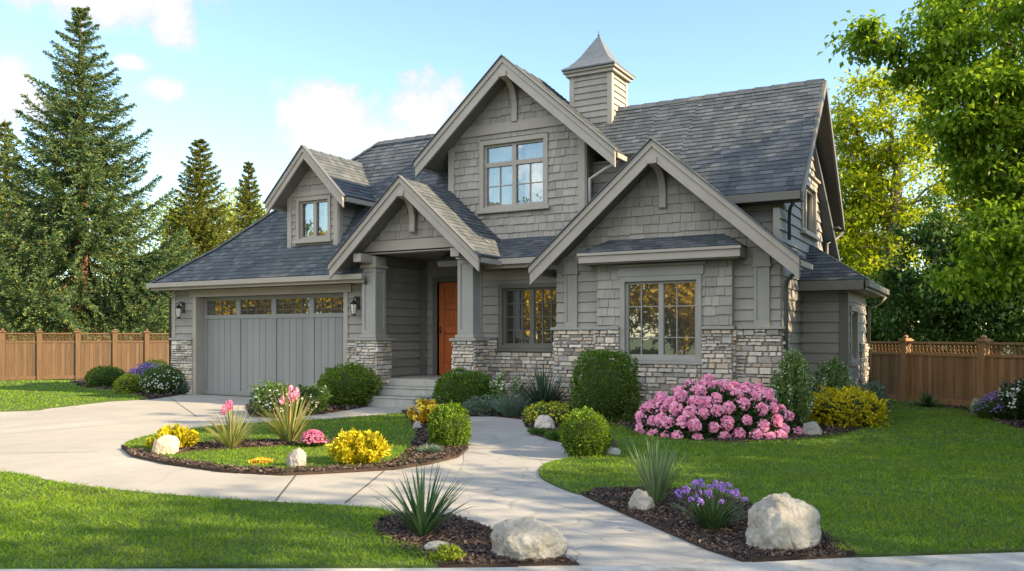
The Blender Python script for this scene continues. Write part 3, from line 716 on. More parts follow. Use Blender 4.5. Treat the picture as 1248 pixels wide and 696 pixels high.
def garage_door():
    fr = front(YG + .26); x0, x1 = -17.05, -12.32; z1 = 2.42; n = 4; w = (x1 - x0) / n; g = G(); st = .075; zw = 1.93
    g.fbox(fr, x0, x1, .0, .12, 0, .04); g.fbox(fr, x0, x1, z1 - .09, z1, 0, .04); g.fbox(fr, x0, x1, zw - .05, zw + .05, 0, .04)
    for i in range(n + 1):
        xx = x0 + i * w; a = max(x0, xx - st); b = min(x1, xx + st)
        g.fbox(fr, a, b, .12, zw - .05, 0, .04); g.fbox(fr, a, b, zw + .05, z1 - .09, 0, .04)
    g.fbox(fr, x0, x1, 0, zw, -.05, -.002)
    d = g.build('garage_door', MT['gdoor'], HOUSE, bevel=.006)
    for i in range(n):
        a = x0 + i * w + st; b = x0 + (i + 1) * w - st; p = G(); k = 5; bw = (b - a) / k
        for j in range(k): p.fbox(fr, a + j * bw + .005, a + (j + 1) * bw - .005, .12, zw - .05, -.001, .018)
        p.build('door_panel', MT['gdoor'], d, bevel=.004)
        q = G(); q.fbox(fr, a, b, zw + .05, z1 - .09, -.03, .0); q.build('pane', MT['glass'], d)
        q = G(); zz0, zz1 = zw + .05, z1 - .09
        for f in (.22, .5, .78): q.fbox(fr, a + (b - a) * f - .008, a + (b - a) * f + .008, zz0, zz1, .001, .018)
        for f in (.3, .7): q.fbox(fr, a, b, zz0 + (zz1 - zz0) * f - .007, zz0 + (zz1 - zz0) * f + .007, .002, .016)
        q.build('muntins', MT['dark_trim'], d)
    h = G(); h.fbox(fr, -14.75, -14.62, .30, .33, .04, .07); h.build('handle', MT['black'], d)
garage_door()

# --- main roof over garage and left half: broken slope, hip end
YE, ZE, YK, ZK, YR, ZR = 13.95, 2.79, 14.75, 3.66, 16.7, 6.30
XH, XHK, XR = -18.24, -16.78, -13.2
YB, YBK = 2 * YR - YE, 2 * YR - YK
r = roof_faces('garage_roof', [
  ([(XH, YE, ZE), (-11.5, YE, ZE), (-11.5, YK, ZK), (XHK, YK, ZK)], X_),
  ([(XHK, YK, ZK), (-11.15, YK, ZK), (-11.15, YR, ZR), (XR, YR, ZR)], X_),
  ([(-11.5, YE + .43, ZE + .47), (-11.15, YK, ZK), (-11.5, YK, ZK)], X_),
  ([(-11.15, YK, ZK), (-9.5, 15.88, ZK + (15.88 - YK) * 1.354), (-9.5, YR, ZR), (-11.15, YR, ZR)], X_)], 100)
roof_faces('hip_roof', [
  ([(XH, YE, ZE), (XHK, YK, ZK), (XHK, YBK, ZK), (XH, YB, ZE)], Y_),
  ([(XHK, YK, ZK), (XR, YR, ZR), (XHK, YBK, ZK)], Y_)], 120, h=.3)
panel('rear_roof', frame((0, YR, ZR), (-1, 0, 0), (0, -(YB - YR), ZR - ZE)), [[(3.0, 0), (13.2, 0), (18.24, -math.hypot(YB - YR, ZR - ZE)), (2.65, -math.hypot(YB - YR, ZR - ZE))]], MT['shingle'], .1, -.05)
g = G(); ridge_cap(g, (XH, YE, ZE), (XHK, YK, ZK), (.09, -.09, 0), .05); ridge_cap(g, (XHK, YK, ZK), (XR, YR, ZR), (.09, -.09, 0), .06); ridge_cap(g, (XR, YR, ZR), (-8, YR, ZR), (0, .12, 0), .14); g.build('ridge_cap', MT['shingle'], r)
boards('fascia', MT['trim'], [(front(YE), XH, -11.42, ZE - .20, ZE - .01, -.03, .0), (front(YE), XH - .02, -11.40, ZE - .13, ZE - .02, .001, .10), (left(XH), -YB, -YE, ZE - .20, ZE - .01, -.03, 0)])
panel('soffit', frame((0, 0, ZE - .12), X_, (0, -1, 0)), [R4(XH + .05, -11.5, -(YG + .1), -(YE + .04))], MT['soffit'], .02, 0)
boards('frieze_board', MT['trim'], [(front(YG), -17.9, -11.52, 2.615, 2.72, 0, .04)])
boards('corner_board', MT['trim'], [(front(YG), -17.95, -17.82, 1.415, 2.615, -.1, .035)])

# --- dormer
DX0, DX1, DY = -14.23, -12.73, 14.66
dw = (-13.97, -12.93, 3.66, 4.66)
shakes('dormer_wall', front(DY), holes(DX0, DX1, 3.3, 4.72, [dw]) + [[(DX0, 4.72), (DX1, 4.72), (-13.35 + .05, 5.6), (-13.40, 5.6)]], seed=51)
siding('dormer_wall', right(DX1), [[(DY, 3.3), (15.7, 3.3), (15.7, 4.85), (DY, 4.85)]], seed=52)
panel('dormer_wall', left(DX0), [R4(-15.7, -DY, 3.3, 4.85)], MT['siding'])
boards('corner_board', MT['trim'], [(front(DY), DX0 - .02, DX0 + .11, 3.45, 4.75, 0, .045), (front(DY), DX1 - .11, DX1 + .02, 3.45, 4.75, 0, .045), (right(DX1), DY - .02, DY + .11, 3.5, 4.7, .0, .045), (front(DY), DX0 + .1, DX1 - .1, 4.69, 4.80, 0, .04)])
window(front(DY), *dw, sashes=2, glass='glass_up', trim=.08)
gable_roof('dormer_roof', -13.38, 5.70, 1.10, 1.10, 1.03, 14.28, 16.25, 140, .24)

# --- upper front gable (over the entry)
BX0, BX1, BY = -10.2, -6.97, 15.4
bw = (-9.42, -7.78, 4.12, 5.62)
zg = lambda x: 7.08 - .88 * abs(x + 8.55)
shakes('gable_wall', front(BY), holes(BX0, BX1, 3.3, 5.50, [(bw[0], bw[1], bw[2], 5.5)]) + [[(BX0, 5.50), (bw[0], 5.50), (bw[0], 5.64), (-10.05, 5.64)], [(bw[1], 5.50), (BX1, 5.50), (-7.05, 5.64), (bw[1], 5.64)], [(-10.05, 5.64), (-7.05, 5.64), (-8.5, 6.91), (-8.6, 6.91)]], seed=61)
siding('side_wall', right(BX1), [R4(BY, 16.8, 3.3, 5.55)], seed=62)
panel('side_wall', left(BX0), [R4(-16.7, -BY, 3.6, 5.55)], MT['siding'])
trap('belt_board', front(BY), [(-9.93, 5.74), (-7.17, 5.74), (-7.42, 5.96), (-9.68, 5.96)], 0, .05)
boards('corner_board', MT['trim'], [(front(BY), BX1 - .13, BX1 + .02, 3.4, 5.60, 0, .045), (front(BY), BX0 - .02, BX0 + .13, 3.9, 5.55, 0, .045), (right(BX1), BY - .02, BY + .12, 3.6, 5.4, 0, .045)])
window(front(BY), *bw, sashes=2, vm=(.5,), hm=(.5,), glass='glass_up', trim=.10, transom=.42)
gable_roof('gable_roof', -8.55, 7.12, 2.14, 2.40, .88, 14.9, 16.75, 160, .30)
panel('rear_gable_wall', back(16.72), [[(6.9, 5.8), (10.2, 5.8), (8.55, 6.98)]], MT['siding'])
bracket(-8.55, 14.9, BY, 6.86, .92)
# recessed strip between upper gable and right roof
siding('recess_wall', front(15.78), [R4(-6.97, -5.82, 3.0, 5.0)], seed=63)
siding('recess_wall', left(-5.78), [[(-15.78, 3.0), (-14.6, 3.0), (-14.6, 3.9), (-15.78, 5.1)]], seed=64)

# --- skirt roof between entry and right gable, and the window wall behind it
roof_faces('skirt_roof', [([(-9.9, 14.45, 3.0), (-6.6, 14.45, 3.0), (-6.6, 15.42, 3.52), (-9.9, 15.42, 3.52)], X_)], 180)
boards('fascia', MT['trim'], [(front(14.45), -9.0, -6.7, 2.80, 2.99, -.03, 0), (front(14.45), -8.95, -6.9, 2.87, 2.98, .001, .10)])
panel('porch_ceiling', frame((0, 0, 2.80), X_, (0, -1, 0)), [R4(-9.3, -7.0, -15.1, -14.48)], MT['soffit'], .02, 0)
YW = 15.0
ww = (-8.72, -7.22, 1.20, 2.52)
siding('window_wall', front(YW), holes(-9.1, -7.05, 1.2, 2.9, [ww]), seed=66)
stone_wall('stone_base', [(front(YW - .05), [R4(-9.1, -7.05, 0, 1.13)]), (front(YW - .05), [R4(-9.1, -8.74, 1.13, 1.38)])], 71)
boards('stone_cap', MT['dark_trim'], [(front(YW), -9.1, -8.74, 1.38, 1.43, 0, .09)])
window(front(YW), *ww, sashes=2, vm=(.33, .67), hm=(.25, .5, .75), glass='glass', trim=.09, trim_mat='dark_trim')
boards('frieze_board', MT['trim'], [(front(YW), -9.1, -7.05, 2.60, 2.80, 0, .04)])

# --- entry porch
FZ = .55
g = G(); g.box(-11.5, -8.9, 14.36, 16.1, .40, FZ); g.box(-11.45, -8.95, 14.44, 16.1, 0, .40); g.build('porch_floor', MT['concrete_step'], HOUSE, bevel=.01)
g = G()
g.box(-11.15, -9.1, 13.72, 14.42, 0, .185); g.box(-11.15, -9.1, 13.70, 14.02, .186, .215)
g.box(-11.15, -9.1, 14.04, 14.42, .216, .37); g.box(-11.15, -9.1, 14.02, 14.36, .371, .40)
g.build('porch_steps', MT['concrete_step'], HOUSE, bevel=.008)
siding('porch_side_wall', right(-11.5), [R4(14.5, 16.1, FZ, 3.2)], seed=81)
siding('door_wall', front(16.1), holes(-11.5, -8.9, FZ, 3.2, [(-11.0, -10.0, FZ, 2.70)]), seed=82)
siding('porch_side_wall', left(-9.1), [R4(-16.1, -15.0, FZ, 3.2)], seed=83)
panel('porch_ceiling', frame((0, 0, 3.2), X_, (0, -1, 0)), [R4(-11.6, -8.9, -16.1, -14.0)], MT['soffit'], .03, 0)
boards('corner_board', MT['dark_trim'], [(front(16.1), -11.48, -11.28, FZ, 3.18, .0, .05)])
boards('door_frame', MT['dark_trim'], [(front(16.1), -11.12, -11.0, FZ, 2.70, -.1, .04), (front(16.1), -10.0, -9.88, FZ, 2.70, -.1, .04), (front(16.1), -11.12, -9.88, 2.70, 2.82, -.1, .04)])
def front_door():
    fr = front(16.16); x0, x1, z0, z1 = -10.99, -10.01, FZ + .02, 2.69; g = G(); s = .13
    g.fbox(fr, x0, x1, z0, z1, -.045, -.012)
    xm = (x0 + x1) / 2; rows = [(z0, z0 + .24), (z0 + .95, z0 + 1.1), (z1 - .62, z1 - .52), (z1 - .12, z1)]
    for a, b in ((x0, x0 + s), (x1 - s, x1), (xm - .05, xm + .05)): g.fbox(fr, a, b, z0, z1, -.0115, .026)
    for a, b in rows:
        g.fbox(fr, x0 + s, xm - .05, a, b, -.0115, .025); g.fbox(fr, xm + .05, x1 - s, a, b, -.0115, .025)
    for (a0, a1) in ((x0 + s, xm - .05), (xm + .05, x1 - s)):
        for (r0, r1) in zip(rows, rows[1:]): g.fbox(fr, a0 + .04, a1 - .04, r0[1] + .04, r1[0] - .04, -.0115, .010)
    d = g.build('front_door', MT['door'], HOUSE, bevel=.008)
    h = G(); h.fbox(fr, x0 + .04, x0 + .08, z0 + .95, z0 + 1.15, .014, .022); h.tube([fp(fr, x0 + .06, z0 + 1.1, .02), fp(fr, x0 + .06, z0 + 1.1, .07), fp(fr, x0 + .06, z0 + .96, .07), fp(fr, x0 + .06, z0 + .96, .02)], .012, 8); h.build('handle', MT['black'], d)
front_door()
pier('stone_pier', -11.62, -11.12, 13.98, 14.48, 0, 1.36, 91)
pier('stone_pier', -9.17, -8.70, 13.98, 14.46, 0, 1.36, 95)
column(-11.36, 14.22, 1.42, 2.90, .32); column(-8.94, 14.22, 1.42, 2.98, .32)
trap('porch_beam', front(14.0), [(-11.52, 3.18), (-8.78, 3.18), (-9.05, 3.44), (-11.25, 3.44)], -.22, 0)
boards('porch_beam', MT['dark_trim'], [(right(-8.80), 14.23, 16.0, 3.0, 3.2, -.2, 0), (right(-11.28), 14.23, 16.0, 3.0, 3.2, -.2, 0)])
shakes('porch_gable_wall', front(14.06), [[(-11.24, 3.44), (-9.06, 3.44), (-10.12, 4.40), (-10.18, 4.40)]], seed=85)
gable_roof('porch_roof', -10.15, 4.60, 1.80, 1.78, .9, 13.58, 15.5, 200, .28)
bracket(-10.15, 13.58, 14.0, 4.36, .78)
for xx in (-11.36, -8.94): boards('beam_end', MT['trim'], [(front(13.66), xx - .10, xx + .10, 3.0, 3.17, -.55, 0)])

# --- right front gable
AX0, AX1, AY, AC = -7.1, -2.95, 14.4, -4.98
NX0, NX1, NY = -6.2, -3.72, 14.26
aw = (-5.74, -4.24, 1.02, 2.52)
zc = 1.62
siding('gable_wall', front(AY), [R4(AX0, NX0, zc, 2.8)], seed=301); siding('gable_wall', front(AY), [R4(NX1, AX1, zc, 2.8)], seed=301)
shakes('gable_wall', front(AY), [[(AX0 + .03, 2.8), (AX1 - .05, 2.8), (AC + .03, 4.60), (AC - .03, 4.60)]], seed=302)
shakes('bay_wall', front(NY), holes(NX0, NX1, zc, 2.76, [aw]), seed=303)
stone_wall('stone_base', [(front(AY - .05), [R4(AX0 - .03, NX0, 0, zc - .05)]), (left(AX0 - .03), [R4(-15.1, -AY + .05, 0, zc - .05)])], 311)
stone_wall('stone_base', [(front(NY - .05), holes(NX0 - .02, NX1 + .02, 0, zc - .05, [(aw[0], aw[1], .96, zc)])), (right(NX1 + .02), [R4(NY - .05, AY - .02, 0, zc - .05)]), (left(NX0 - .02), [R4(-AY + .02, -NY + .05, 0, zc - .05)])], 321)
stone_wall('stone_base', [(front(AY - .05), [R4(NX1, AX1 + .03, 0, zc - .05)]), (right(AX1 + .03), [R4(AY - .05, AY + .10, 0, zc - .05)])], 331)
boards('stone_cap', MT['column'], [(front(AY), AX0 - .08, NX0 - .03, zc - .05, zc, 0, .12), (front(NY), NX0 - .06, aw[0] - .001, zc - .05, zc, 0, .12), (front(NY), aw[1] + .001, NX1 + .06, zc - .05, zc, 0, .12), (front(AY), NX1 + .062, AX1 + .08, zc - .05, zc, 0, .12)])
window(front(NY), *aw, sashes=2, vm=(.42,), hm=(.24, .68), glass='glass', trim=.09, head=.17, trim_mat='column')
boards('bay_side', MT['trim'], [(right(NX1), NY, AY, zc, 2.76, -.02, .002), (left(NX0), -AY, -NY, zc, 2.76, -.02, .002)])
# small hip roof over the bay
bx0, bx1, by = NX0 - .22, NX1 + .22, NY - .36
roof_faces('bay_roof', [([(bx0, by, 2.96), (bx1, by, 2.96), (bx1 - .42, AY, 3.22), (bx0 + .42, AY, 3.22)], X_), ([(bx1, by, 2.96), (bx1, AY, 2.96), (bx1 - .42, AY, 3.22)], Y_), ([(bx0, by, 2.96), (bx0, AY, 2.96), (bx0 + .42, AY, 3.22)], Y_)], 340, thick=.04, h=.12)
boards('bay_fascia', MT['trim'], [(front(by), bx0, bx1, 2.77, 2.945, -.04, 0), (right(bx1), by + .041, AY, 2.77, 2.945, -.04, 0), (left(bx0), -AY, -by - .041, 2.77, 2.945, -.04, 0), (front(by), bx0 - .02, bx1 + .02, 2.90, 2.95, .001, .03)])
panel('soffit', frame((0, 0, 2.77), X_, (0, -1, 0)), [R4(bx0 + .04, bx1 - .04, -AY, -by - .04)], MT['soffit'], .02, .021)
for xx in (-6.78, -3.25):
    w = .13
    boards('pilaster', MT['column'], [(front(AY), xx - w, xx + w, zc + .001, 2.62, .0, .05), (front(AY), xx - w + .055, xx + w - .055, zc + .12, 2.52, .0505, .053), (front(AY), xx - w - .03, xx + w + .03, 2.62, 2.66, 0, .09), (front(AY), xx - w - .01, xx + w + .01, 2.66, 2.86, 0, .075), (front(AY), xx - w, xx - w + .05, zc + .1, 2.62, .051, .07), (front(AY), xx + w - .05, xx + w, zc + .1, 2.62, .051, .07), (front(AY), xx - w, xx + w, zc + .001, zc + .1, .051, .07)])
gable_roof('gable_roof', AC, 4.80, 2.34, 2.38, .875, 13.85, 14.95, 350, .31, True)
roof_faces('gable_roof', [([(AC, 14.95, 4.80), (AC - 2.34, 14.95, 4.80 - .875 * 2.34), (AC - 2.34, 16.0, 4.80 - .875 * 2.34), (AC, 16.0, 4.80)], Y_), ([(AC, 14.95, 4.80), (-3.02, 14.95, 4.80 - .875 * 1.96), (-3.02, 16.0, 4.80 - .875 * 1.96), (AC, 16.0, 4.80)], Y_)], 360)
bracket(AC, 13.85, AY, 4.54, .80)
for xx, s in ((AX0 - .05, -1), (AX1 + .02, 1)): boards('beam_end', MT['trim'], [(front(13.93), xx - .07, xx + .07, 2.72, 2.86, -.5, 0)])

# --- right body: gable end wall towards +X
MX = -2.98; MY = 14.8
mw = (16.25, 17.75, 3.42, 4.42)
siding('end_wall', right(MX), holes(AY + .02, 18.6, 0, 3.6, [(mw[0], mw[1], 3.42, 3.6)]) + holes(15.07, 18.33, 3.6, 4.42, [mw]) + [[(14.8, 3.6), (15.07, 3.6), (15.07, 4.42), (14.8, 4.14)], [(18.33, 3.6), (18.6, 3.6), (18.6, 4.14), (18.33, 4.42)], [(15.07, 4.42), (18.33, 4.42), (16.7, 6.11)]], seed=401)
siding('upper_wall', front(MY), [R4(-5.7, MX - .002, 2.9, 3.80)], seed=402)
boards('corner_board', MT['trim'], [(front(MY), MX - .12, MX + .015, 3.0, 3.74, 0, .04), (front(MY), -3.8, MX - .121, 3.62, 3.76, 0, .035), (right(MX), AY - .0, AY + .10, zc, 2.9, .0, .04)])
window(right(MX), *mw, sashes=2, glass='glass_up', trim=.09, head=.1)
YF2, ZF2 = 14.35, 3.86; SR = (ZR - ZF2) / (YR - YF2); RX = -2.62
zat_y = lambda y: ZF2 + SR * (y - YF2)
r = roof_faces('main_roof', [([(-3.9, YF2, ZF2), (RX, YF2, ZF2), (RX, YR, ZR), (-3.9, YR, ZR)], X_), ([(-4.98, 15.25, zat_y(15.25)), (-3.9, YF2, ZF2), (-3.9, YR, ZR), (-4.98, YR, ZR)], X_), ([(-5.8, 14.56, zat_y(14.56)), (-4.98, 15.25, zat_y(15.25)), (-4.98, YR, ZR), (-5.8, YR, ZR)], X_), ([(-7.6, 16.66, zat_y(16.66)), (-6.15, 15.46, zat_y(15.46)), (-5.8, 15.46, zat_y(15.46)), (-5.8, YR, ZR), (-7.6, YR, ZR)], X_)], 420)
roof_faces('rear_roof', [([(RX, 19.05, ZF2), (RX, YR, ZR), (-9.0, YR, ZR), (-9.0, 19.05, ZF2)], X_)], 440, h=.3)
g = G(); ridge_cap(g, (-8, YR, ZR), (RX, YR, ZR), (0, .12, 0), .12); g.build('ridge_cap', MT['shingle'], r)
# bargeboards of the end gable, dark soffit under the overhang
for (ya, yb) in ((YF2, YR), (19.05, YR)):
    g = G(); s = .0; za = ZF2
    g.prism([(RX, ya, za - .02), (RX, yb, ZR - .02), (RX, yb, ZR - .20), (RX, ya, za - .18)], (.04, 0, 0)); g.build('bargeboard', MT['dark_trim'], HOUSE, bevel=.004)
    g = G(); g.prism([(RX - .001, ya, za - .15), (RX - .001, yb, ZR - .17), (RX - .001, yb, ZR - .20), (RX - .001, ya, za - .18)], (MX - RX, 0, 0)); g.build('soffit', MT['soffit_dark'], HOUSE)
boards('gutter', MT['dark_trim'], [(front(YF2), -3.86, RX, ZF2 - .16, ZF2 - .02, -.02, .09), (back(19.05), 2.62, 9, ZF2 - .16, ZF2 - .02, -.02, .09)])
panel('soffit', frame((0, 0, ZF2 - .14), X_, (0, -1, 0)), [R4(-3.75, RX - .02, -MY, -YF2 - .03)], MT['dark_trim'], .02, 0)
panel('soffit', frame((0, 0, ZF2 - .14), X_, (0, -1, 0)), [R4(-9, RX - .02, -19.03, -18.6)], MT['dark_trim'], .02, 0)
panel('rear_wall', back(18.6), [R4(3.0, 9.0, 0, 3.75)], MT['siding'])

# --- small wing on the right with hip roof
EX0, EX1, EY0, EY1 = MX, -2.2, 16.4, 19.2
siding('wing_wall', front(EY0), [R4(EX0, EX1, 0, 2.3)], seed=501)
ew = (16.75, 17.75, .95, 2.02)
siding('wing_wall', right(EX1), holes(EY0, EY1, 0, 2.3, [ew]), seed=502)
window(right(EX1), *ew, sashes=2, glass='glass', trim=.09)
stone_wall('stone_base', [(right(EX1 + .04), [R4(18.2, EY1, 0, 1.3)])], 505)
boards('corner_board', MT['dark_trim'], [(front(EY0), EX1 - .12, EX1 + .02, 0, 2.25, 0, .04), (right(EX1), EY0 - .02, EY0 + .12, 0, 2.25, 0, .04)])
roof_faces('wing_roof', [([(MX, 16.0, 2.46), (-1.83, 16.0, 2.46), (-2.95, 17.25, 3.25), (MX, 17.25, 3.25)], X_), ([(-1.83, 16.0, 2.46), (-1.83, 19.6, 2.46), (-2.98, 19.0, 3.25), (-2.98, 17.25, 3.25)], Y_)], 510, thick=.06)
boards('fascia', MT['dark_trim'], [(front(16.0), MX, -1.83, 2.28, 2.45, -.03, .0), (right(-1.83), 16.0, 19.6, 2.28, 2.45, -.03, 0), (right(-1.83), 16.0, 19.6, 2.33, 2.44, .001, .07)])
panel('soffit', frame((0, 0, 2.29), X_, (0, -1, 0)), [R4(MX, -1.85, -19.6, -16.03)], MT['dark_trim'], .02, 0)

# --- cupola
def cupola():
    x0, x1, y0, y1 = -7.74, -6.76, 16.3, 17.2; g = G()
    g.box(x0 + .03, x1 - .03, y0 + .03, y1 - .03, 5.6, 7.0)
    for fr, a, b in ((front(y0 + .03), x0 + .03, x1 - .03), (right(x1 - .03), y0 + .03, y1 - .03), (left(x0 + .03), -y1 + .03, -y0 - .03), (back(y1 - .03), -x1 + .03, -x0 - .03)):
        courses(g, fr, [R4(a, b, 5.65, 6.98)], .135, 2, 3, .03, 0, 0, 0, .1, 3)
    c = g.build('cupola', MT['shake'], HOUSE)
    for (x, y) in ((x0, y0), (x1 - .11, y0), (x0, y1 - .11), (x1 - .11, y1 - .11)):
        t = G(); t.box(x, x + .11, y, y + .11, 5.6, 7.0); t.build('corner_post', MT['trim'], c, bevel=.005)
    t = G(); t.box(x0 - .06, x1 + .06, y0 - .06, y1 + .06, 6.98, 7.05); t.box(x0 - .11, x1 + .11, y0 - .11, y1 + .11, 7.0505, 7.10); t.build('cornice', MT['trim'], c, bevel=.006)
    t = G(); cx, cy = (x0 + x1) / 2, (y0 + y1) / 2; prof = [(.86, 0), (.86, .03), (.70, .11), (.55, .22), (.41, .36), (.27, .53), (.13, .70), (.02, .83), (.006, .84)]
    t.lathe((cx, cy, 7.101), [(r * 1.0, z) for r, z in prof], 4, math.pi / 4); t.build('cupola_roof', MT['metal_roof'], c)
    t = G(); t.lathe((cx, cy, 7.93), [(.02, 0), (.03, .02), (.012, .05), (.012, .09), (.004, .13)], 8); t.build('finial', MT['metal_roof'], c)
cupola()

# --- wall lanterns and downspouts
pale_glass = paint('lantern_glass', (.55, .52, .45), .25, .1, 5, 0, .1, None, .6)  # plain pale glass colour, no emission
def lantern(x):
    fr = front(YG - .03); g = G(); z = 2.02
    g.fbox(fr, x - .045, x + .045, z + .02, z + .30, 0, .02)
    g.tube([fp(fr, x, z + .22, .02), fp(fr, x, z + .30, .08), fp(fr, x, z + .27, .14), fp(fr, x, z + .20, .14)], .012, 8)
    c = fp(fr, x, 0, .14)
    g.lathe((c.x, c.y, z + .13), [(.085, 0), (.09, .012), (.05, .05), (.02, .085), (.012, .10)], 10)
    g.lathe((c.x, c.y, z - .10), [(.015, -.03), (.03, -.01), (.055, .0), (.055, .02)], 10)
    for k in range(6):
        a = k * math.pi / 3; g.tube([(c.x + .05 * math.cos(a), c.y + .05 * math.sin(a), z - .08), (c.x + .075 * math.cos(a), c.y + .075 * math.sin(a), z + .13)], .005, 4)
    l = g.build('wall_lantern', MT['black'], HOUSE)
    q = G(); q.lathe((c.x, c.y, z - .078), [(.046, 0), (.068, .205)], 12); q.build('lantern_glass', pale_glass, l)
lantern(-17.52); lantern(-11.92)
def pipe(name, pts, r, mat): g = G(); g.tube(pts, r, 8); g.build(name, MT[mat], HOUSE, smooth=True)
pipe('downspout', [(-17.99, 13.98, 2.62), (-17.99, 14.05, 2.55), (-18.0, 14.36, 2.42), (-18.0, 14.36, .1)], .03, 'pipe')
pipe('downspout', [(-2.66, 14.0, 2.60), (-2.68, 14.1, 2.48), (-2.86, 14.42, 2.36), (-2.87, 14.43, 2.2), (-2.87, 14.43, .1)], .035, 'pipe')
pipe('downspout', [(-6.2, 15.3, 4.85), (-6.5, 15.34, 4.75), (-6.88, 15.44, 4.6), (-6.88, 15.46, 3.7)], .035, 'palepipe')
pipe('downspout', [(-2.72, 14.35, 3.70), (-2.84, 14.6, 3.6), (-2.9, 14.85, 3.5), (-2.9, 14.85, 3.1)], .03, 'pipe')
pipe('downspout', [(-2.62, 19.05, 3.66), (-2.75, 18.9, 3.5), (-2.88, 18.66, 3.4), (-2.88, 18.66, .1)], .035, 'pipe')
pipe('downspout', [(-1.8, 19.3, 2.28), (-1.9, 19.25, 2.15), (-2.12, 19.24, 2.05), (-2.12, 19.24, .1)], .03, 'pipe')
pipe('downspout', [(-11.35, 13.92, 2.68), (-11.4, 14.0, 2.6), (-11.72, 14.33, 2.45), (-11.74, 14.33, 1.45)], .028, 'pipe')

# ------------------------------------------------------------------ fences
def fence(A, B, nbay, label, z1=1.22, lat=.20, seed=1, posts=None, sfx=''):
    """plank fence with lattice top between ground points A and B"""
    A = np.array(A, float); B = np.array(B, float); L = np.linalg.norm(B - A); t = (B - A) / L
    root = thing('wooden_fence', label, 'fence', (A[0], A[1], 0))
    fr = frame((A[0], A[1], 0), (t[0], t[1], 0), (0, 0, 1)); us = posts if posts else [L * i / nbay for i in range(nbay + 1)]
    rr = random.Random(seed)
    for u in us:
        g = G(); w = .075; zt = z1 + lat + .06
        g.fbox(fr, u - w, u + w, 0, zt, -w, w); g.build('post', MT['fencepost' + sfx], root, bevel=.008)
        ps = COL.objects[-1]
        c = G(); g2 = c; c.fbox(fr, u - w - .035, u + w + .035, zt + .0005, zt + .035, -w - .035, w + .035); c.fbox(fr, u - w - .01, u + w + .01, zt + .036, zt + .06, -w - .01, w + .01)
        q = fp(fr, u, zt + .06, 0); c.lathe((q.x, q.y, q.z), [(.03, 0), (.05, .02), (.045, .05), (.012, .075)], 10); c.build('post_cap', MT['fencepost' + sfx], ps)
    for a, b in zip(us, us[1:]):
        a += .08; b -= .08; n = max(4, int((b - a) / .125)); w = (b - a) / n; g = G()
        for i in range(n):
            dn = rr.uniform(-.003, .003); g.fbox(fr, a + i * w + .003, a + (i + 1) * w - .003, .05 + rr.uniform(0, .01), z1 - .06, -.012 + dn, .012 + dn)
            if i % 2: g.fbox(fr, a + i * w - .018, a + i * w + .018, .05, z1 - .06, .013 + dn, .024 + dn)
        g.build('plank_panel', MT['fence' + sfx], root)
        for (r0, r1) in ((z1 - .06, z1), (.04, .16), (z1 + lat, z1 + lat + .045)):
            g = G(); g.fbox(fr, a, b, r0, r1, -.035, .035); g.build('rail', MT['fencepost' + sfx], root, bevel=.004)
        g = G(); s = .10; k = int((b - a) / s) + 1
        for i in range(k):
            u0 = a + i * s; r = s * .5; c = (u0 + s * .5, z1 + lat * .5)
            pts = [fp(fr, min(b, c[0] + r * 1.0 * math.cos(x)), c[1] + lat * .46 * math.sin(x), 0) for x in [j * math.pi / 5 for j in range(11)]]
            g.tube(pts, .008, 4, False)
            g.tube([fp(fr, u0, z1, .006), fp(fr, min(b, u0 + s), z1 + lat, .006)], .007, 4, False); g.tube([fp(fr, u0, z1 + lat, -.006), fp(fr, min(b, u0 + s), z1, -.006)], .007, 4, False)
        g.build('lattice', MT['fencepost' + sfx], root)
    return root
pA = np.array(at(-70, 26.3)); pB = np.array(at(226, 29.6)); LF = np.linalg.norm(pB - pA)
def upar(px):   # distance along the left fence of the post seen at pixel column px
    lo, hi = 0.0, 1.0
    for _ in range(40):
        m = (lo + hi) / 2; p = pA + (pB - pA) * m; u = 624 + FPX * (p[0] * CT + p[1] * ST) / depth(p[0], p[1])
        if u < px: lo = m
        else: hi = m
    return lo * LF
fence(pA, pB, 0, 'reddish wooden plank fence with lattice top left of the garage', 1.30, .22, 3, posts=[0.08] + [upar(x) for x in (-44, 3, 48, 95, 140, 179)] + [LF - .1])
q0 = np.array(at(1104, 18.35)); q1 = np.array(at(1199, 16.5)); dq = q1 - q0
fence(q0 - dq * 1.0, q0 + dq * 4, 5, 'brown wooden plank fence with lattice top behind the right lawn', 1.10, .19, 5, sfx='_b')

# ------------------------------------------------------------------ foliage tools
def unit(v): return v / (np.linalg.norm(v, axis=-1, keepdims=True) + 1e-9)
def sph(n, rng=None):
    return unit((rng or RNG).normal(size=(n, 3)))
def leafset(P, D, L, Wd, nrm=None, fold=.15):
    """one kite-shaped leaf for each base point P, direction D -> verts (n,4,3)"""
    n = len(P); r = sph(n) if nrm is None else unit(nrm + sph(n) * .5)
    S = unit(np.cross(D, r)); Nn = np.cross(S, D); L = np.broadcast_to(L, (n,))[:, None]; Wd = np.broadcast_to(Wd, (n,))[:, None]
    mid = P + D * L * .45 + Nn * L * fold
    return np.stack([P, mid + S * Wd / 2, P + D * L - Nn * L * fold * .3, mid - S * Wd / 2], 1)
def leaf_obj(name, V, mat, parent, label=None):
    V = V.reshape(-1, 3); return np_mesh(name, V, np.arange(len(V)).reshape(-1, 4), mat, parent)
def bumpy(dirs, seed, amp=.12, fr_=3.0):
    r = np.random.default_rng(seed); o = np.ones(len(dirs))
    for k in range(6):
        a = sph(1, r)[0]; f = fr_ * r.uniform(.7, 1.8); o += amp / 2.2 * np.sin(dirs @ a * f * 2 + r.uniform(0, 6))
    return o
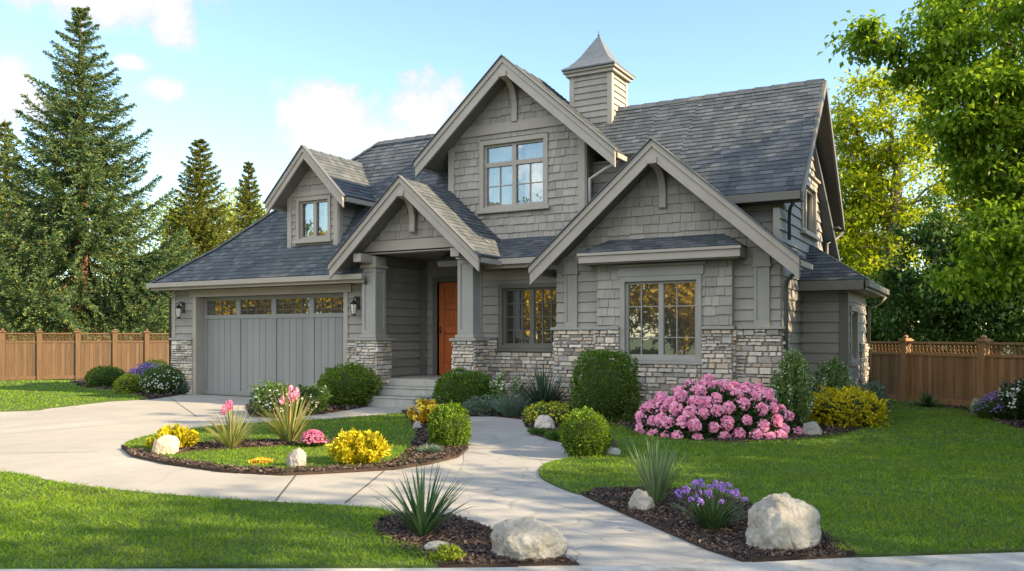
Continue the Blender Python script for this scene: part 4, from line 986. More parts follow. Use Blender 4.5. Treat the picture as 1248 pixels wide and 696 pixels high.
def core(name, c, r, seed, mat, parent, squash=.86, amp=.1):
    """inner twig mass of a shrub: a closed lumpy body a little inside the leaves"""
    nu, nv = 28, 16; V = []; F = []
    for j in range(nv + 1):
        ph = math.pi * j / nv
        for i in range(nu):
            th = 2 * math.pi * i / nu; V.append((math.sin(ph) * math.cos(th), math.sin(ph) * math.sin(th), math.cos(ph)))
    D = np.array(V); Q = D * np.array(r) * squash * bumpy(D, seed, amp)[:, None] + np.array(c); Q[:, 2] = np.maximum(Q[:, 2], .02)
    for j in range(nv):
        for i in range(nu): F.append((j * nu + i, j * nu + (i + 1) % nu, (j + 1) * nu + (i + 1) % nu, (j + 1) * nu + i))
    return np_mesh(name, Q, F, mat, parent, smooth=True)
# leaf materials
LM = {
 'box': leafmat('boxwood_leaves', (.045, .105, .008), (.125, .225, .014), .28, .45, (.27, .38, .028), .3),
 'boxd': leafmat('dark_boxwood_leaves', (.034, .085, .009), (.090, .18, .014), .25, .45, (.19, .30, .026), .3),
 'yew': leafmat('yew_leaves', (.018, .046, .010), (.042, .095, .016), .18, .5, (.06, .12, .02), .3),
 'green': leafmat('shrub_leaves', (.032, .080, .018), (.075, .155, .030), .3, .5, (.15, .25, .05), .4),
 'lgreen': leafmat('light_shrub_leaves', (.11, .20, .06), (.20, .32, .10), .4, .5, (.36, .46, .20), .25),
 'rhodo': leafmat('rhododendron_leaves', (.014, .042, .012), (.035, .085, .020), .2, .4, (.065, .13, .03), .3),
 'lime': leafmat('lime_leaves', (.14, .22, .02), (.30, .38, .03), .3, .5, (.45, .50, .07), .4),
 'yellow': leafmat('yellow_leaves', (.34, .30, .010), (.62, .52, .015), .35, .5, (.75, .66, .05), .35),
 'gold': leafmat('golden_leaves', (.38, .34, .010), (.60, .51, .012), .35, .5, (.72, .63, .03), .35),
 'orange': leafmat('orange_leaves', (.60, .26, .02), (.74, .46, .03), .3, .5, (.80, .64, .06), .2),
 'blue': leafmat('bluegreen_leaves', (.06, .11, .085), (.12, .185, .145), .2, .55, (.20, .27, .22), .3),
 'spike': leafmat('sword_leaves', (.030, .075, .030), (.070, .14, .05), .2, .4, (.13, .22, .09), .3),
 'pale_spike': leafmat('pale_sword_leaves', (.10, .16, .08), (.18, .26, .12), .25, .4, (.34, .40, .22), .3),
 'stripe': leafmat('striped_sword_leaves', (.12, .20, .05), (.34, .36, .12), .3, .4, (.50, .30, .16), .2),
 'darkspike': leafmat('dark_grassy_leaves', (.016, .040, .028), (.040, .082, .055), .15, .4, (.075, .13, .085), .3),
 'spruce': leafmat('spruce_needles', (.034, .085, .048), (.085, .15, .060), .22, .55, (.25, .27, .055), .2),
 'spruce2': leafmat('far_spruce_needles', (.055, .085, .022), (.15, .17, .028), .2, .6, (.24, .26, .035), .3),
 'pink': leafmat('pink_petals', (.90, .30, .54), (.95, .50, .69), .35, .5, (.97, .70, .82), .1, (1, .9, 1)),
 'magenta': leafmat('magenta_petals', (.70, .10, .30), (.80, .22, .45), .3, .5, (.82, .40, .55), .1, (1, .9, 1)),
 'purple': leafmat('purple_petals', (.20, .10, .48), (.34, .20, .66), .25, .5, (.52, .34, .74), .1, (1, .95, 1)),
 'white': leafmat('white_petals', (.62, .64, .60), (.74, .75, .70), .25, .5, (.80, .80, .76), .05, (1, 1, 1)),
 'yfl': leafmat('yellow_petals', (.70, .50, .02), (.80, .66, .04), .25, .5, (.82, .74, .20), .1),
 'maple': leafmat('fresh_tree_leaves', (.11, .21, .018), (.21, .35, .026), .5, .45, (.36, .48, .04), .35),
 'ytree': leafmat('yellow_tree_leaves', (.20, .30, .014), (.40, .47, .018), .5, .5, (.64, .63, .03), .35),
 'dtree': leafmat('dark_tree_leaves', (.030, .075, .020), (.062, .13, .028), .3, .5, (.10, .18, .035), .4),
 'mtree': leafmat('mixed_tree_leaves', (.14, .19, .018), (.28, .30, .024), .4, .5, (.44, .42, .03), .35),
 'streettree': leafmat('golden_street_tree_leaves', (.28, .20, .02), (.50, .36, .03), .4, .5, (.62, .46, .04), .35),
}
def place(u, v, wpx, hpx, back=.5):
    """footprint centre, half width and height in metres of a plant whose front foot is seen at u,v"""
    d = FPX * EYE / (v - HOR); r = wpx / 2 / FPX * d; d2 = d + r * back; r = wpx / 2 / FPX * d2
    x, y = at(u, d2); return x, y, r, EYE + (HOR - (v - hpx)) * d2 / FPX, d2
ZB = .03

def clipped_shrub(u, v, wpx, hpx, label, mat='box', leaf=.026, n=9000, group=None, seed=1, amp=.05, ry=None, name='boxwood_shrub', cat='shrub', flowers=None, nf=0, fs=.02, rag=.04, power=2.12):
    x, y, r, h, d = place(u, v, wpx, hpx, .8); root = thing(name, label, cat, (x, y, 0), group)
    amp += .02; rag += .015
    rz = h * .54; c = np.array([x, y, h - rz]); ry = ry or r
    D = sph(n); D = D[D[:, 2] > -.85]; n = len(D)
    b = bumpy(D, seed, amp); b2 = bumpy(D, seed + 50, rag, 9)
    # rounded-box radius so that the sides stand up
    R = np.array([r, ry, rz]); k = (np.abs(D) ** power).sum(1) ** (-1 / power)
    S = D * k[:, None] * (b * b2 * (RNG.uniform(.90, 1.02, n) + (RNG.random(n) < .035) * RNG.uniform(0, .09, n)))[:, None]
    P = S * R + c; P[:, 2] = np.maximum(P[:, 2], .03)
    nn = unit(D / R); dr = unit(nn + sph(n) * .75 + np.array([0, 0, .25]))
    V = leafset(P, dr, leaf * RNG.uniform(.7, 1.3, n), leaf * .6 * RNG.uniform(.7, 1.3, n), nn, .12)
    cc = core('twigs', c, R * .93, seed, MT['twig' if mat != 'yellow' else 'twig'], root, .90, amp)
    leaf_obj('foliage', V, LM[mat], root)
    if flowers: flower_mesh(P[:], nn, nf, fs, flowers, root, d)
    return root
def petals(C, Nn, size, k=5, cup=.35):
    """small flowers: k petals round each centre C facing Nn"""
    n = len(C); a = unit(np.cross(Nn, sph(n))); b = np.cross(Nn, a); out = []
    for i in range(k):
        t = 2 * math.pi * i / k; dr = unit(a * math.cos(t) + b * math.sin(t) + Nn * cup)
        out.append(leafset(C, dr, size * RNG.uniform(.8, 1.2, n), size * .75, Nn, .1))
    return np.concatenate(out)
def flower_mesh(P, nn, nf, fs, flowers, root, d, name='blossoms'):
    idx = RNG.choice(len(P), nf, replace=len(P) < nf); C = P[idx] + nn[idx] * fs * .7; Nn = unit(nn[idx] + sph(nf) * .35 + np.array([0, 0, .3]))
    o = leaf_obj(name, petals(C, Nn, fs), LM[flowers], root); return o
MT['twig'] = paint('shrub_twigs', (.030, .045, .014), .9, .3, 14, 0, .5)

def loose_shrub(u, v, wpx, hpx, label, mat='green', leaf=.05, n=5000, group=None, seed=1, name='flowering_shrub', cat='shrub', flowers=None, nf=0, fs=.02, stems=26, ry=None, up=.55, wide=.55, inner=True, top=False, k=4):
    """open shrub: stems fan out from the base, leaves along them, flowers at the ends"""
    x, y, r, h, d = place(u, v, wpx, hpx, .8); root = thing(name, label, cat, (x, y, 0), group); ry = ry or r
    rr = np.random.default_rng(seed); T = []; g = G(); ends = []
    for i in range(stems):
        a = rr.uniform(0, 6.283); q = math.sqrt(rr.uniform(0, 1)); 
        ex, ey = math.cos(a) * q * r * .92, math.sin(a) * q * ry * .92
        ez = h * math.sqrt(max(.05, 1 - (q * .93) ** 2)) * rr.uniform(.82, .97)
        bx, by_ = ex * .18, ey * .18
        pts = [(x + bx + (ex - bx) * t ** up, y + by_ + (ey - by_) * t ** up, .02 + (ez - .02) * t ** .9) for t in (0, .25, .5, .75, 1)]
        g.tube(pts, [.008, .007, .006, .004, .002], 4, False); ends.append(pts[-1]); T.append(pts)
    g.build('stems', MT['twig'], root)
    T = np.array(T); m = n; si = rr.integers(0, stems, m); t = rr.uniform(.12, 1, m) ** .8 * 4; k0 = np.minimum(3, t.astype(int)); f = (t - k0)[:, None]
    P = T[si, k0] * (1 - f) + T[si, k0 + 1] * f
    out = unit(P - np.array([x, y, h * .25])); P = P + sph(m, rr) * (min(r, h) * .16) * rr.uniform(0, 1, m)[:, None]; P[:, 2] = np.clip(P[:, 2], .03, None)
    dr = unit(out * .8 + sph(m, rr) * .8 + np.array([0, 0, .3]))
    V = leafset(P, dr, leaf * rr.uniform(.6, 1.3, m), leaf * .42 * rr.uniform(.7, 1.3, m), out, .15); leaf_obj('foliage', V, LM[mat], root)
    if flowers:
        rel = (P - np.array([x, y, 0])) / np.array([r, ry, h]); q = np.linalg.norm(rel, axis=1); ok = q > (.82 if not top else .9)
        if top: ok &= rel[:, 2] > .45
        Q = P[ok]; nn = out[ok]; flower_mesh(Q + nn * .015, nn, nf, fs, flowers, root, d)
    return root
def sword_plant(u, v, wpx, hpx, label, mat='spike', n=110, w=.022, name='spiky_plant', cat='plant', group=None, seed=1, droop=.5, spread=.9, flowers=None, nf=0):
    x, y, r, h, d = place(u, v, wpx, hpx, .1); root = thing(name, label, cat, (x, y, 0), group); rr = np.random.default_rng(seed)
    a = rr.uniform(0, 6.283, n); q = rr.uniform(0, 1, n) ** .7 * spread; P = np.stack([x + np.cos(a) * .06 * q, y + np.sin(a) * .06 * q, np.full(n, .02)], 1)
    D = unit(np.stack([np.cos(a) * q, np.sin(a) * q, np.full(n, .9)], 1)); L = h * 1.10 * (1 - .12 * q) * rr.uniform(.7, 1.08, n)
    side = unit(np.stack([-np.sin(a), np.cos(a), rr.normal(size=n) * .3], 1))
    blades('leaves', P, D, L, w * rr.uniform(.7, 1.2, n), droop * q * rr.uniform(.5, 1.3, n), LM[mat], root, seg=7, side=side)
    if flowers:
        C = []; Nn = []; 
        for i in range(nf):
            aa = rr.uniform(0, 6.283); qq = rr.uniform(.05, .45); zz = h * rr.uniform(.78, 1.02)
            cx, cy = x + math.cos(aa) * qq * r, y + math.sin(aa) * qq * r
            g = G(); g.tube([(x + math.cos(aa) * .03, y + math.sin(aa) * .03, .02), ((x + cx) / 2, (y + cy) / 2, zz * .6), (cx, cy, zz)], [.006, .005, .004], 5, False); s = g.build('flower_stalk', MT['twig'], root)
            m = 34; Dd = sph(m, rr); Cc = np.array([cx, cy, zz]) + Dd * np.array([.012, .012, .05]); Vv = leafset(Cc, unit(Dd * .7 + np.array([0, 0, .9])), .05, .022, Dd, .1); leaf_obj('blossom', Vv, LM[flowers], s)
    return root
def tuft(u, v, wpx, hpx, label, mat='blue', n=900, w=.007, name='grassy_tuft', cat='plant', group=None, seed=1, flowers=None, nf=0, fs=.012, droop=.5):
    x, y, r, h, d = place(u, v, wpx, hpx, .8); root = thing(name, label, cat, (x, y, 0), group); rr = np.random.default_rng(seed)
    a = rr.uniform(0, 6.283, n); q = np.sqrt(rr.uniform(0, 1, n)); P = np.stack([x + np.cos(a) * q * r * .6, y + np.sin(a) * q * r * .6, np.full(n, .02)], 1)
    D = unit(np.stack([np.cos(a) * q * .8, np.sin(a) * q * .8, np.ones(n)], 1) + sph(n, rr) * .22); L = h * (1.08 - .45 * q ** 2) * rr.uniform(.7, 1.1, n)
    blades('leaves', P, D, L, w * rr.uniform(.7, 1.3, n), droop * rr.uniform(.3, 1.2, n), LM[mat], root, seg=3)
    if flowers:
        m = nf; a = rr.uniform(0, 6.283, m); q = np.sqrt(rr.uniform(0, 1, m)) * .95; C = np.stack([x + np.cos(a) * q * r, y + np.sin(a) * q * r, h * np.sqrt(np.maximum(.15, 1 - q ** 2)) * rr.uniform(.85, 1.05, m)], 1)
        Nn = unit((C - np.array([x, y, 0])) + np.array([0, 0, h * .5])); leaf_obj('blossoms', petals(C, Nn, fs), LM[flowers], root)
    return root
def flower_head(name, c, nrm, size, mat, parent, seed, m=60, pl=None):
    rr = np.random.default_rng(seed); D = unit(sph(m, rr) + np.array(nrm) * .7); C = np.array(c) + D * size * .66
    V = leafset(C, unit(D * .55 + sph(m, rr) * .7), size * .46, size * .46, D, .12); return leaf_obj(name, V, LM[mat], parent)

def rock(u, v, wpx, hpx, label, mat='rock', seed=1, flat=.0, name='boulder', cat='rock', cuts=9, depthf=.75, sub=5, lean=0, group=None, pw=2.15):
    import bmesh
    d = FPX * EYE / (v - HOR); rx = wpx / 2 / FPX * d; ry = rx * depthf; d2 = d + ry * .7; rx = wpx / 2 / FPX * d2; ry = rx * depthf; h = EYE + (HOR - (v - hpx)) * d2 / FPX; x, y = at(u, d2)
    me = bpy.data.meshes.new(name); bm = bmesh.new(); bmesh.ops.create_icosphere(bm, subdivisions=sub, radius=1.0); bm.verts.ensure_lookup_table()
    V = np.array([vv.co[:] for vv in bm.verts]); rr = np.random.default_rng(seed)
    N0 = V.copy(); R = (np.abs(V) ** pw).sum(1) ** (-1 / pw)
    for k in range(cuts):       # planes shave facets off the body
        a = unit(sph(1, rr)[0] * np.array([1, 1, .6])); o = rr.uniform(.80, .97); t = N0 @ a; lim = np.where(t > 1e-3, o / np.maximum(t, 1e-3), 9); R = np.where(R > lim, lim + (R - lim) * .15, R)
    f = np.zeros(len(V))
    for k in range(60):
        a = sph(1, rr)[0]; fr_ = 2.0 * 1.06 ** k * rr.uniform(.8, 1.2); ph = rr.uniform(0, 6); w_ = N0 @ a * fr_ + ph + .8 * np.sin(N0 @ sph(1, rr)[0] * fr_ * .7); f += np.sin(w_) * (.085 / fr_ ** .85)
    for k in range(7):      # fissures
        a = sph(1, rr)[0]; b_ = sph(1, rr)[0]; w_ = N0 @ a * rr.uniform(1.5, 4) + rr.uniform(0, 6) + .5 * np.sin(N0 @ b_ * 5 + k); f -= .040 * np.exp(-(np.sin(w_) / .07) ** 2) * np.clip(np.sin(N0 @ b_ * 3 + k * 2) + .4, 0, 1)
    R = R * (1 + f); Q = N0 * R[:, None]
    Q = Q / np.array([np.abs(Q[:, 0]).max(), np.abs(Q[:, 1]).max(), Q[:, 2].max()])
    z0 = -.30; Q[:, 2] = np.where(Q[:, 2] < z0, z0 + (Q[:, 2] - z0) * .15, Q[:, 2]); Q[:, 0] += lean * Q[:, 2] * .3
    S = Q * np.array([rx, ry, h / 1.19]); S[:, 2] += h * .19
    an = TH; c_, s_ = math.cos(an), math.sin(an); X = S[:, 0] * c_ - S[:, 1] * s_; Y = S[:, 0] * s_ + S[:, 1] * c_
    for i, vv in enumerate(bm.verts): vv.co = (X[i], Y[i], S[i, 2] + .01)
    for fc in bm.faces: fc.smooth = True
    bm.to_mesh(me); bm.free(); o = link_mesh(name, me, MT[mat], None); o.location = (x, y, 0); tag(o, label, cat, group); return o

# ------------------------------------------------------------------ planting near the house (px of the photograph give the footprints)
clipped_shrub(129, 473, 42, 25, 'small dark green clipped shrub nearest the left fence', 'boxd', .045, 4000, None, 2, .05)
clipped_shrub(161, 481, 34, 24, 'low yellow-green mounded shrub between two others left of the garage', 'lime', .045, 3200, None, 3, .08)
tuft(180, 473, 58, 30, 'purple flowering plant behind the shrubs left of the garage', 'green', 700, .02, 'flowering_plant', 'plant', None, 4, 'purple', 420, .035)
clipped_shrub(187, 462, 32, 22, 'small dark green shrub against the fence behind the purple flowers', 'yew', .05, 2200, None, 5, .08)
clipped_shrub(200, 482, 50, 35, 'round green shrub dotted with white flowers beside the garage corner', 'green', .045, 4200, None, 6, .06, None, 'flowering_shrub', 'shrub', 'white', 330, .028)
tuft(227, 481, 20, 20, 'grey green tuft at the foot of the garage corner stones', 'blue', 260, .02, seed=7)
for (u, v, w, h, s, lab) in ((338, 507, 54, 38, 11, 'white flowering green shrub in front of the garage door'), (377, 504, 42, 32, 12, 'low green shrub with few white flowers beside the big boxwood')):
    clipped_shrub(u, v, w, h, lab, 'green', .04, 5200, None, s, .12, None, 'flowering_shrub', 'shrub', 'white', 300 if s == 11 else 150, .026, .12)
clipped_shrub(426, 497, 72, 51, 'large round clipped boxwood left of the porch steps', 'box', .036, 12000, None, 13, .03)
clipped_shrub(566, 503, 74, 50, 'wide round clipped boxwood right of the porch steps', 'boxd', .034, 13000, None, 14, .03)
clipped_shrub(738, 516, 75, 88, 'tall rounded dark yew before the stone wall beside the pink flowers', 'boxd', .032, 17000, None, 15, .03, None, 'yew_shrub', 'shrub', None, 0, .02, .05, 2.7)
clipped_shrub(548, 548, 49, 53, 'small boxwood ball on the island beside the walkway', 'box', .026, 9000, None, 16, .03)
clipped_shrub(713, 560, 55, 60, 'small boxwood ball on the right lawn edge by the walkway', 'box', .024, 10500, None, 17, .03)
tuft(527, 502, 46, 26, 'small white flowering plant at the foot of the porch steps', 'blue', 500, .014, 'flowering_plant', 'plant', None, 18, 'white', 130, .018)
loose_shrub(617, 504, 56, 54, 'loose shrub with small white flowers under the big window', 'lgreen', .05, 3200, None, 19, 'flowering_shrub', 'shrub', 'white', 260, .022, 30)
clipped_shrub(588, 507, 44, 21, 'low grey green mounded herb at the walkway bend', 'blue', .03, 3400, None, 20, .12, rag=.12, name='herb_mound', cat='plant')
tuft(627, 510, 46, 36, 'upright grey green grassy clump at the walkway bend', 'blue', 900, .010, seed=21, droop=.3)
sword_plant(662, 508, 92, 60, 'dark blue green fountain grass before the stone gable wall', 'darkspike', 420, .020, 'fountain_grass', 'plant', None, 22, .5, .9)
tuft(700, 511, 44, 30, 'dusky grassy tuft tucked behind the tall yew', 'darkspike', 400, .014, seed=23)
clipped_shrub(669, 519, 56, 27, 'yellow flowering mound behind the pinkish stone', 'lime', .03, 3200, None, 24, .1, None, 'flowering_plant', 'plant', 'yfl', 330, .022, .1)
rock(665, 524, 28, 17, 'smooth pinkish stone in front of the yellow flowering mound', 'pinkrock', 31, cuts=4, name='stone')
tuft(655, 532, 28, 13, 'tiny bright green grassy tuft left of the pinkish stone', 'green', 500, .008, seed=25)
tuft(681, 539, 44, 17, 'low bright green herb right of the pinkish stone', 'green', 900, .008, seed=26)
rock(744, 557, 26, 11, 'flat white stone beside the right boxwood ball', 'rock', 33, cuts=4, name='stone')
# rhododendron: one dome with flower heads
def rhododendron():
    x, y, r, h, d = place(868, 536, 176, 72, .55); ry = r * .62; root = thing('rhododendron', 'wide mounded rhododendron covered in pink flower heads before the stone wall', 'shrub', (x, y, 0))
    an = math.atan2(ST, CT); c_, s_ = CT, ST; n = 9500; rr = np.random.default_rng(5); D = sph(n, rr); D[:, 2] = np.abs(D[:, 2]) * 1.0; D = unit(D + np.array([0, 0, -.12])); b = bumpy(D, 71, .10)
    def W_(L): return np.stack([x + L[:, 0] * c_ - L[:, 1] * s_, y + L[:, 0] * s_ + L[:, 1] * c_, np.maximum(L[:, 2], .03)], 1)
    S = D * np.array([r, ry, h * .92]) * (b * rr.uniform(.72, .98, n))[:, None]; P = W_(S); nn = W_(S + D) - P
    V = leafset(P, unit(nn + sph(n, rr) * .8), .085 * rr.uniform(.7, 1.2, n), .034, nn, .15); leaf_obj('foliage', V, LM['rhodo'], root)
    # stratified head positions: rejection by spacing; fewer low down
    H = []; tries = 0
    while len(H) < 88 and tries < 9000:
        tries += 1; q = sph(1, rr)[0]; q[2] = abs(q[2]); q = unit(q - np.array([0, .25, .02]))
        if q[1] > .35 or q[2] < -.0: continue
        if q[2] < .30 and rr.random() < .8: continue
        s = q * np.array([r, ry, h * .93]) * bumpy(q[None], 71, .10)[0]
        if all(np.linalg.norm(s - o[0]) > .165 for o in H): H.append((s, q))
    for i, (s, q) in enumerate(H):
        p = W_(np.array([s]))[0]; w = W_(np.array([s + q]))[0] - p; flower_head('flower_head', p, unit(w), rr.uniform(.085, .115), 'pink', root, 500 + i, 110)
rhododendron()
loose_shrub(930, 514, 60, 54, 'dark green leafy shrub behind the right end of the rhododendron', 'rhodo', .06, 1800, None, 35, 'leafy_shrub', 'shrub')
loose_shrub(968, 525, 64, 104, 'tall open shrub with tiny white flowers at the gable corner', 'lgreen', .055, 6500, None, 36, 'flowering_shrub', 'shrub', 'white', 380, .016, 48)
loose_shrub(1016, 515, 62, 88, 'open shrub with tiny white flowers before the small side wing', 'lgreen', .06, 5200, None, 37, 'flowering_shrub', 'shrub', 'white', 260, .018, 40)
clipped_shrub(1030, 523, 80, 46, 'bright golden mounded shrub at the corner of the bed', 'gold', .05, 5200, None, 38, .12, None, 'golden_shrub', 'shrub', None, 0, .02, .14, 2.1)
clipped_shrub(1062, 514, 40, 44, 'grey green rounded shrub behind the golden one', 'blue', .035, 4200, None, 39, .1, rag=.1, name='grey_shrub')
rock(989, 532, 27, 17, 'grey stone between the rhododendron and the golden shrub', 'greyrock', 41, cuts=4, name='stone')
sword_plant(1130, 497, 46, 24, 'low green spiky plant at the foot of the right fence', 'spike', 120, .03, 'spiky_plant', 'plant', None, 42, .7, 1.5)
rock(1192, 508, 26, 22, 'pale rounded stone near the right fence', 'rock', 43, cuts=5, name='stone')
tuft(1214, 514, 50, 36, 'purple flowering plant beside the stone near the right fence', 'green', 800, .014, 'flowering_plant', 'plant', None, 44, 'purple', 360, .022)
loose_shrub(1243, 517, 70, 58, 'white flowering dark shrub at the right edge by the fence', 'rhodo', .05, 5200, None, 45, 'flowering_shrub', 'shrub', 'white', 300, .022, 44)
clipped_shrub(1310, 530, 80, 52, 'dark shrub past the right edge along the fence', 'yew', .04, 4000, None, 46, .1)

# island
loose_shrub(212, 553, 62, 34, 'bright yellow leafy shrub around the pale rock at the island tip', 'yellow', .055, 4200, None, 51, 'yellow_shrub', 'shrub', stems=40, up=.8)
rock(203, 556, 34, 25, 'sandy cream rock in front of the yellow shrub at the island tip', 'sandrock', 53, cuts=7, name='stone', depthf=.6)
sword_plant(282, 549, 58, 54, 'spiky plant with a pink flower, left one on the island', 'stripe', 130, .019, 'spiky_plant', 'plant', 'striped spiky plants on the island', 54, .45, .85, 'magenta', 3)
sword_plant(353, 543, 60, 66, 'taller spiky plant with pink tips beside the pink flowers on the island', 'stripe', 165, .019, 'spiky_plant', 'plant', 'striped spiky plants on the island', 55, .4, .75, 'pink', 7)
tuft(381, 548, 36, 24, 'low pink flowering plant right of the taller spiky plant', 'green', 500, .01, 'flowering_plant', 'plant', None, 56, 'magenta', 420, .018)
loose_shrub(437, 571, 78, 46, 'bright yellow broad leaved shrub at the front of the island', 'yellow', .062, 5200, None, 57, 'yellow_shrub', 'shrub', stems=50, up=.8)
rock(361, 572, 28, 24, 'grey squarish rock at the front edge of the island', 'greyrock', 58, cuts=8, name='stone')
clipped_shrub(318, 568, 26, 8, 'flat tan patch plant in the island grass', 'orange', .02, 700, None, 59, .2, name='ground_cover_plant', cat='plant')
loose_shrub(519, 521, 48, 34, 'yellow and orange flowering shrub behind the island boxwood ball', 'orange', .05, 2600, None, 60, 'flowering_shrub', 'shrub', 'yfl', 420, .03, 34, up=.8)
rock(508, 525, 13, 11, 'small white stone beside the yellow and orange flowers', 'rock', 61, cuts=4, name='stone')
tuft(524, 556, 34, 15, 'small blue green tuft before the island boxwood ball', 'blue', 900, .007, seed=62)

# foreground
sword_plant(515, 656, 122, 92, 'dark green sword leaved plant in the mulch beside the front lawn', 'spike', 105, .019, 'spiky_plant', 'plant', None, 71, .45, .95)
rock(531, 674, 36, 13, 'flat pale stone in front of the dark green spiky plant', 'rock', 72, cuts=5, name='stone')
loose_shrub(545, 690, 42, 26, 'tiny lime green leafy plant beside the flat pale stone', 'lime', .028, 1100, None, 73, 'leafy_plant', 'plant', stems=40)
rock(645, 685, 98, 52, 'large rough pale boulder at the bottom end of the walkway', 'rock', 74, cuts=11, depthf=.62, sub=6, lean=-.2)
sword_plant(799, 617, 84, 80, 'pale green spiky plant behind the white stone by the walkway', 'pale_spike', 130, .014, 'spiky_plant', 'plant', None, 75, .35, .62)
rock(783, 625, 35, 27, 'smooth white stone between the walkway and the pale spiky plant', 'rock', 76, cuts=6, name='stone')
def aster():
    x, y, r, h, d = place(867, 650, 92, 64, .2); root = thing('flowering_plant', 'purple flowering clump with broad strap leaves beside the large white boulder', 'plant', (x, y, 0)); rr = np.random.default_rng(77); n = 190
    a = rr.uniform(0, 6.283, n); q = rr.uniform(.05, 1, n) ** .6; P = np.stack([x + np.cos(a) * .07 * q, y + np.sin(a) * .07 * q, np.full(n, .02)], 1)
    D = unit(np.stack([np.cos(a) * q * .9, np.sin(a) * q * .9, np.full(n, .95)], 1)); side = unit(np.stack([-np.sin(a), np.cos(a), rr.normal(size=n) * .2], 1))
    blades('leaves', P, D, h * .95 * rr.uniform(.6, 1, n), .016 * rr.uniform(.7, 1.3, n), .5 * q, LM['spike'], root, seg=5, side=side)
    for i in range(46):
        aa = rr.uniform(0, 6.283); qq = math.sqrt(rr.uniform(0, 1)) * .95; cx, cy = x + math.cos(aa) * qq * r, y + math.sin(aa) * qq * r * .9; zz = h * (.97 - .34 * qq ** 2) * rr.uniform(.9, 1.06)
        g = G(); g.tube([(x + (cx - x) * .15, y + (cy - y) * .15, .02), (x + (cx - x) * .6, y + (cy - y) * .6, zz * .6), (cx, cy, zz)], .0025, 4, False); s = g.build('flower_stalk', MT['twig'], root)
        flower_head('blossom', (cx, cy, zz), (0, 0, 1), rr.uniform(.018, .027), 'purple', s, 900 + i, 44)
aster()
rock(951, 673, 101, 68, 'large white rounded boulder in the mulch at the lawn corner', 'rock', 79, cuts=10, depthf=.75, sub=6)

# ------------------------------------------------------------------ trees
def spruce(u, d, H, R, label, mat='spruce', seed=1, nb=300, npt=14, needle=.11, z0=.04, gap=0.0, group=None, trunk='redbark', twn=.07):
    x, y = at(u, d); root = thing('spruce_tree', label, 'tree', (x, y, 0), group); rr = np.random.default_rng(seed)
    g = G(); g.tube([(x, y, -.05), (x + .02 * R, y, H * .35), (x, y, H * .7), (x, y, H * .985)], [.026 * H, .019 * H, .009 * H, .002 * H], 8); g.build('trunk', MT[trunk], root)
    b = G(); PP = []; DD = []; TL = []
    i = 0; t = z0
    while t < .975:
        per = 7 if t < .85 else 4; a0 = rr.uniform(0, 6.283)
        for q in range(per):
            tt = min(.985, t + rr.uniform(-.0045, .0045)); z = H * tt; L = R * (1 - tt) ** .98 * rr.uniform(.68, 1.18) + .10; a = a0 + q * 6.283 / per + rr.uniform(-.3, .3)
            ho = np.array([math.cos(a), math.sin(a), 0]); rise = .50 - .80 * (1 - tt) ** .8 + rr.uniform(-.10, .10); K = 8; pts = []
            for k in range(K + 1):
                s = k / K; pts.append(np.array([x, y, z]) + ho * L * s + np.array([0, 0, L * (rise * s - .24 * (1 - tt) * math.sin(s * math.pi * .9) + .36 * (1 - tt) * s ** 3)]))
            pts = np.array(pts); pts[:, 2] = np.maximum(pts[:, 2], .25 + .1 * rr.random()); b.tube([tuple(p) for p in pts], [max(.004, .012 * L * (1 - k / K) + .004) for k in range(K + 1)], 4, False)
            nt_ = max(6, int(npt * L / R * 1.15)); ss = np.linspace(.10, .99, nt_)
            for n_, s in enumerate(ss):
                for sd_ in (-1, 1):
                    k = min(K - 1, int(s * K)); f = s * K - k; p = pts[k] * (1 - f) + pts[k + 1] * f; ax = unit(pts[k + 1] - pts[k]); lat = np.cross(ax, (0, 0, 1)) * sd_
                    tl = L * .36 * (math.sin(min(1, (1.06 - s) * 1.25) * math.pi / 2)) * (.55 + .45 * min(1, s * 3)) * rr.uniform(.75, 1.1) + .05
                    td = unit(ax * .95 + lat * rr.uniform(.55, .95) + np.array([0, 0, rr.uniform(-.28, -.02)])); m = max(4, int(tl / twn)); w = np.linspace(.0, 1, m)[:, None]
                    Q = p + td * tl * w; Q[:, 2] -= (tl * .30 * w[:, 0] ** 2); PP.append(Q); DD.append(np.repeat(td[None], m, 0)); TL.append((1 - .45 * w[:, 0]) * (.5 + .5 * min(1, (1 - tt) * 2.2)))
            m = int(8 + L / twn * 1.2); w = rr.uniform(.05, 1, m); kk = np.minimum(K - 1, (w * K).astype(int)); f = (w * K - kk)[:, None]; Q = pts[kk] * (1 - f) + pts[kk + 1] * f
            PP.append(Q); DD.append(np.repeat(unit(pts[-1] - pts[-2])[None], m, 0)); TL.append(np.full(m, .8 * (.45 + .55 * min(1, (1 - tt) * 2.2))))
        t += nb * (.55 + .6 * (1 - t)) * rr.uniform(.85, 1.15)
    b.build('branches', MT[trunk], root)
    P = np.concatenate(PP); Dd = np.concatenate(DD); T_ = np.concatenate(TL); n = len(P)
    P = np.repeat(P, 4, 0); T_ = np.repeat(T_, 4); P = P + RNG.normal(size=(4 * n, 3)) * needle * .14; Dd = np.repeat(Dd, 4, 0); n *= 4
    dr = unit(Dd * 1.0 + sph(n) * .85 * np.array([1, 1, .55]) + np.array([0, 0, -.10])); V = leafset(P, dr, needle * T_ * RNG.uniform(.7, 1.5, n), needle * .26, None, .04)
    leaf_obj('needles', V, LM[mat], root); return root
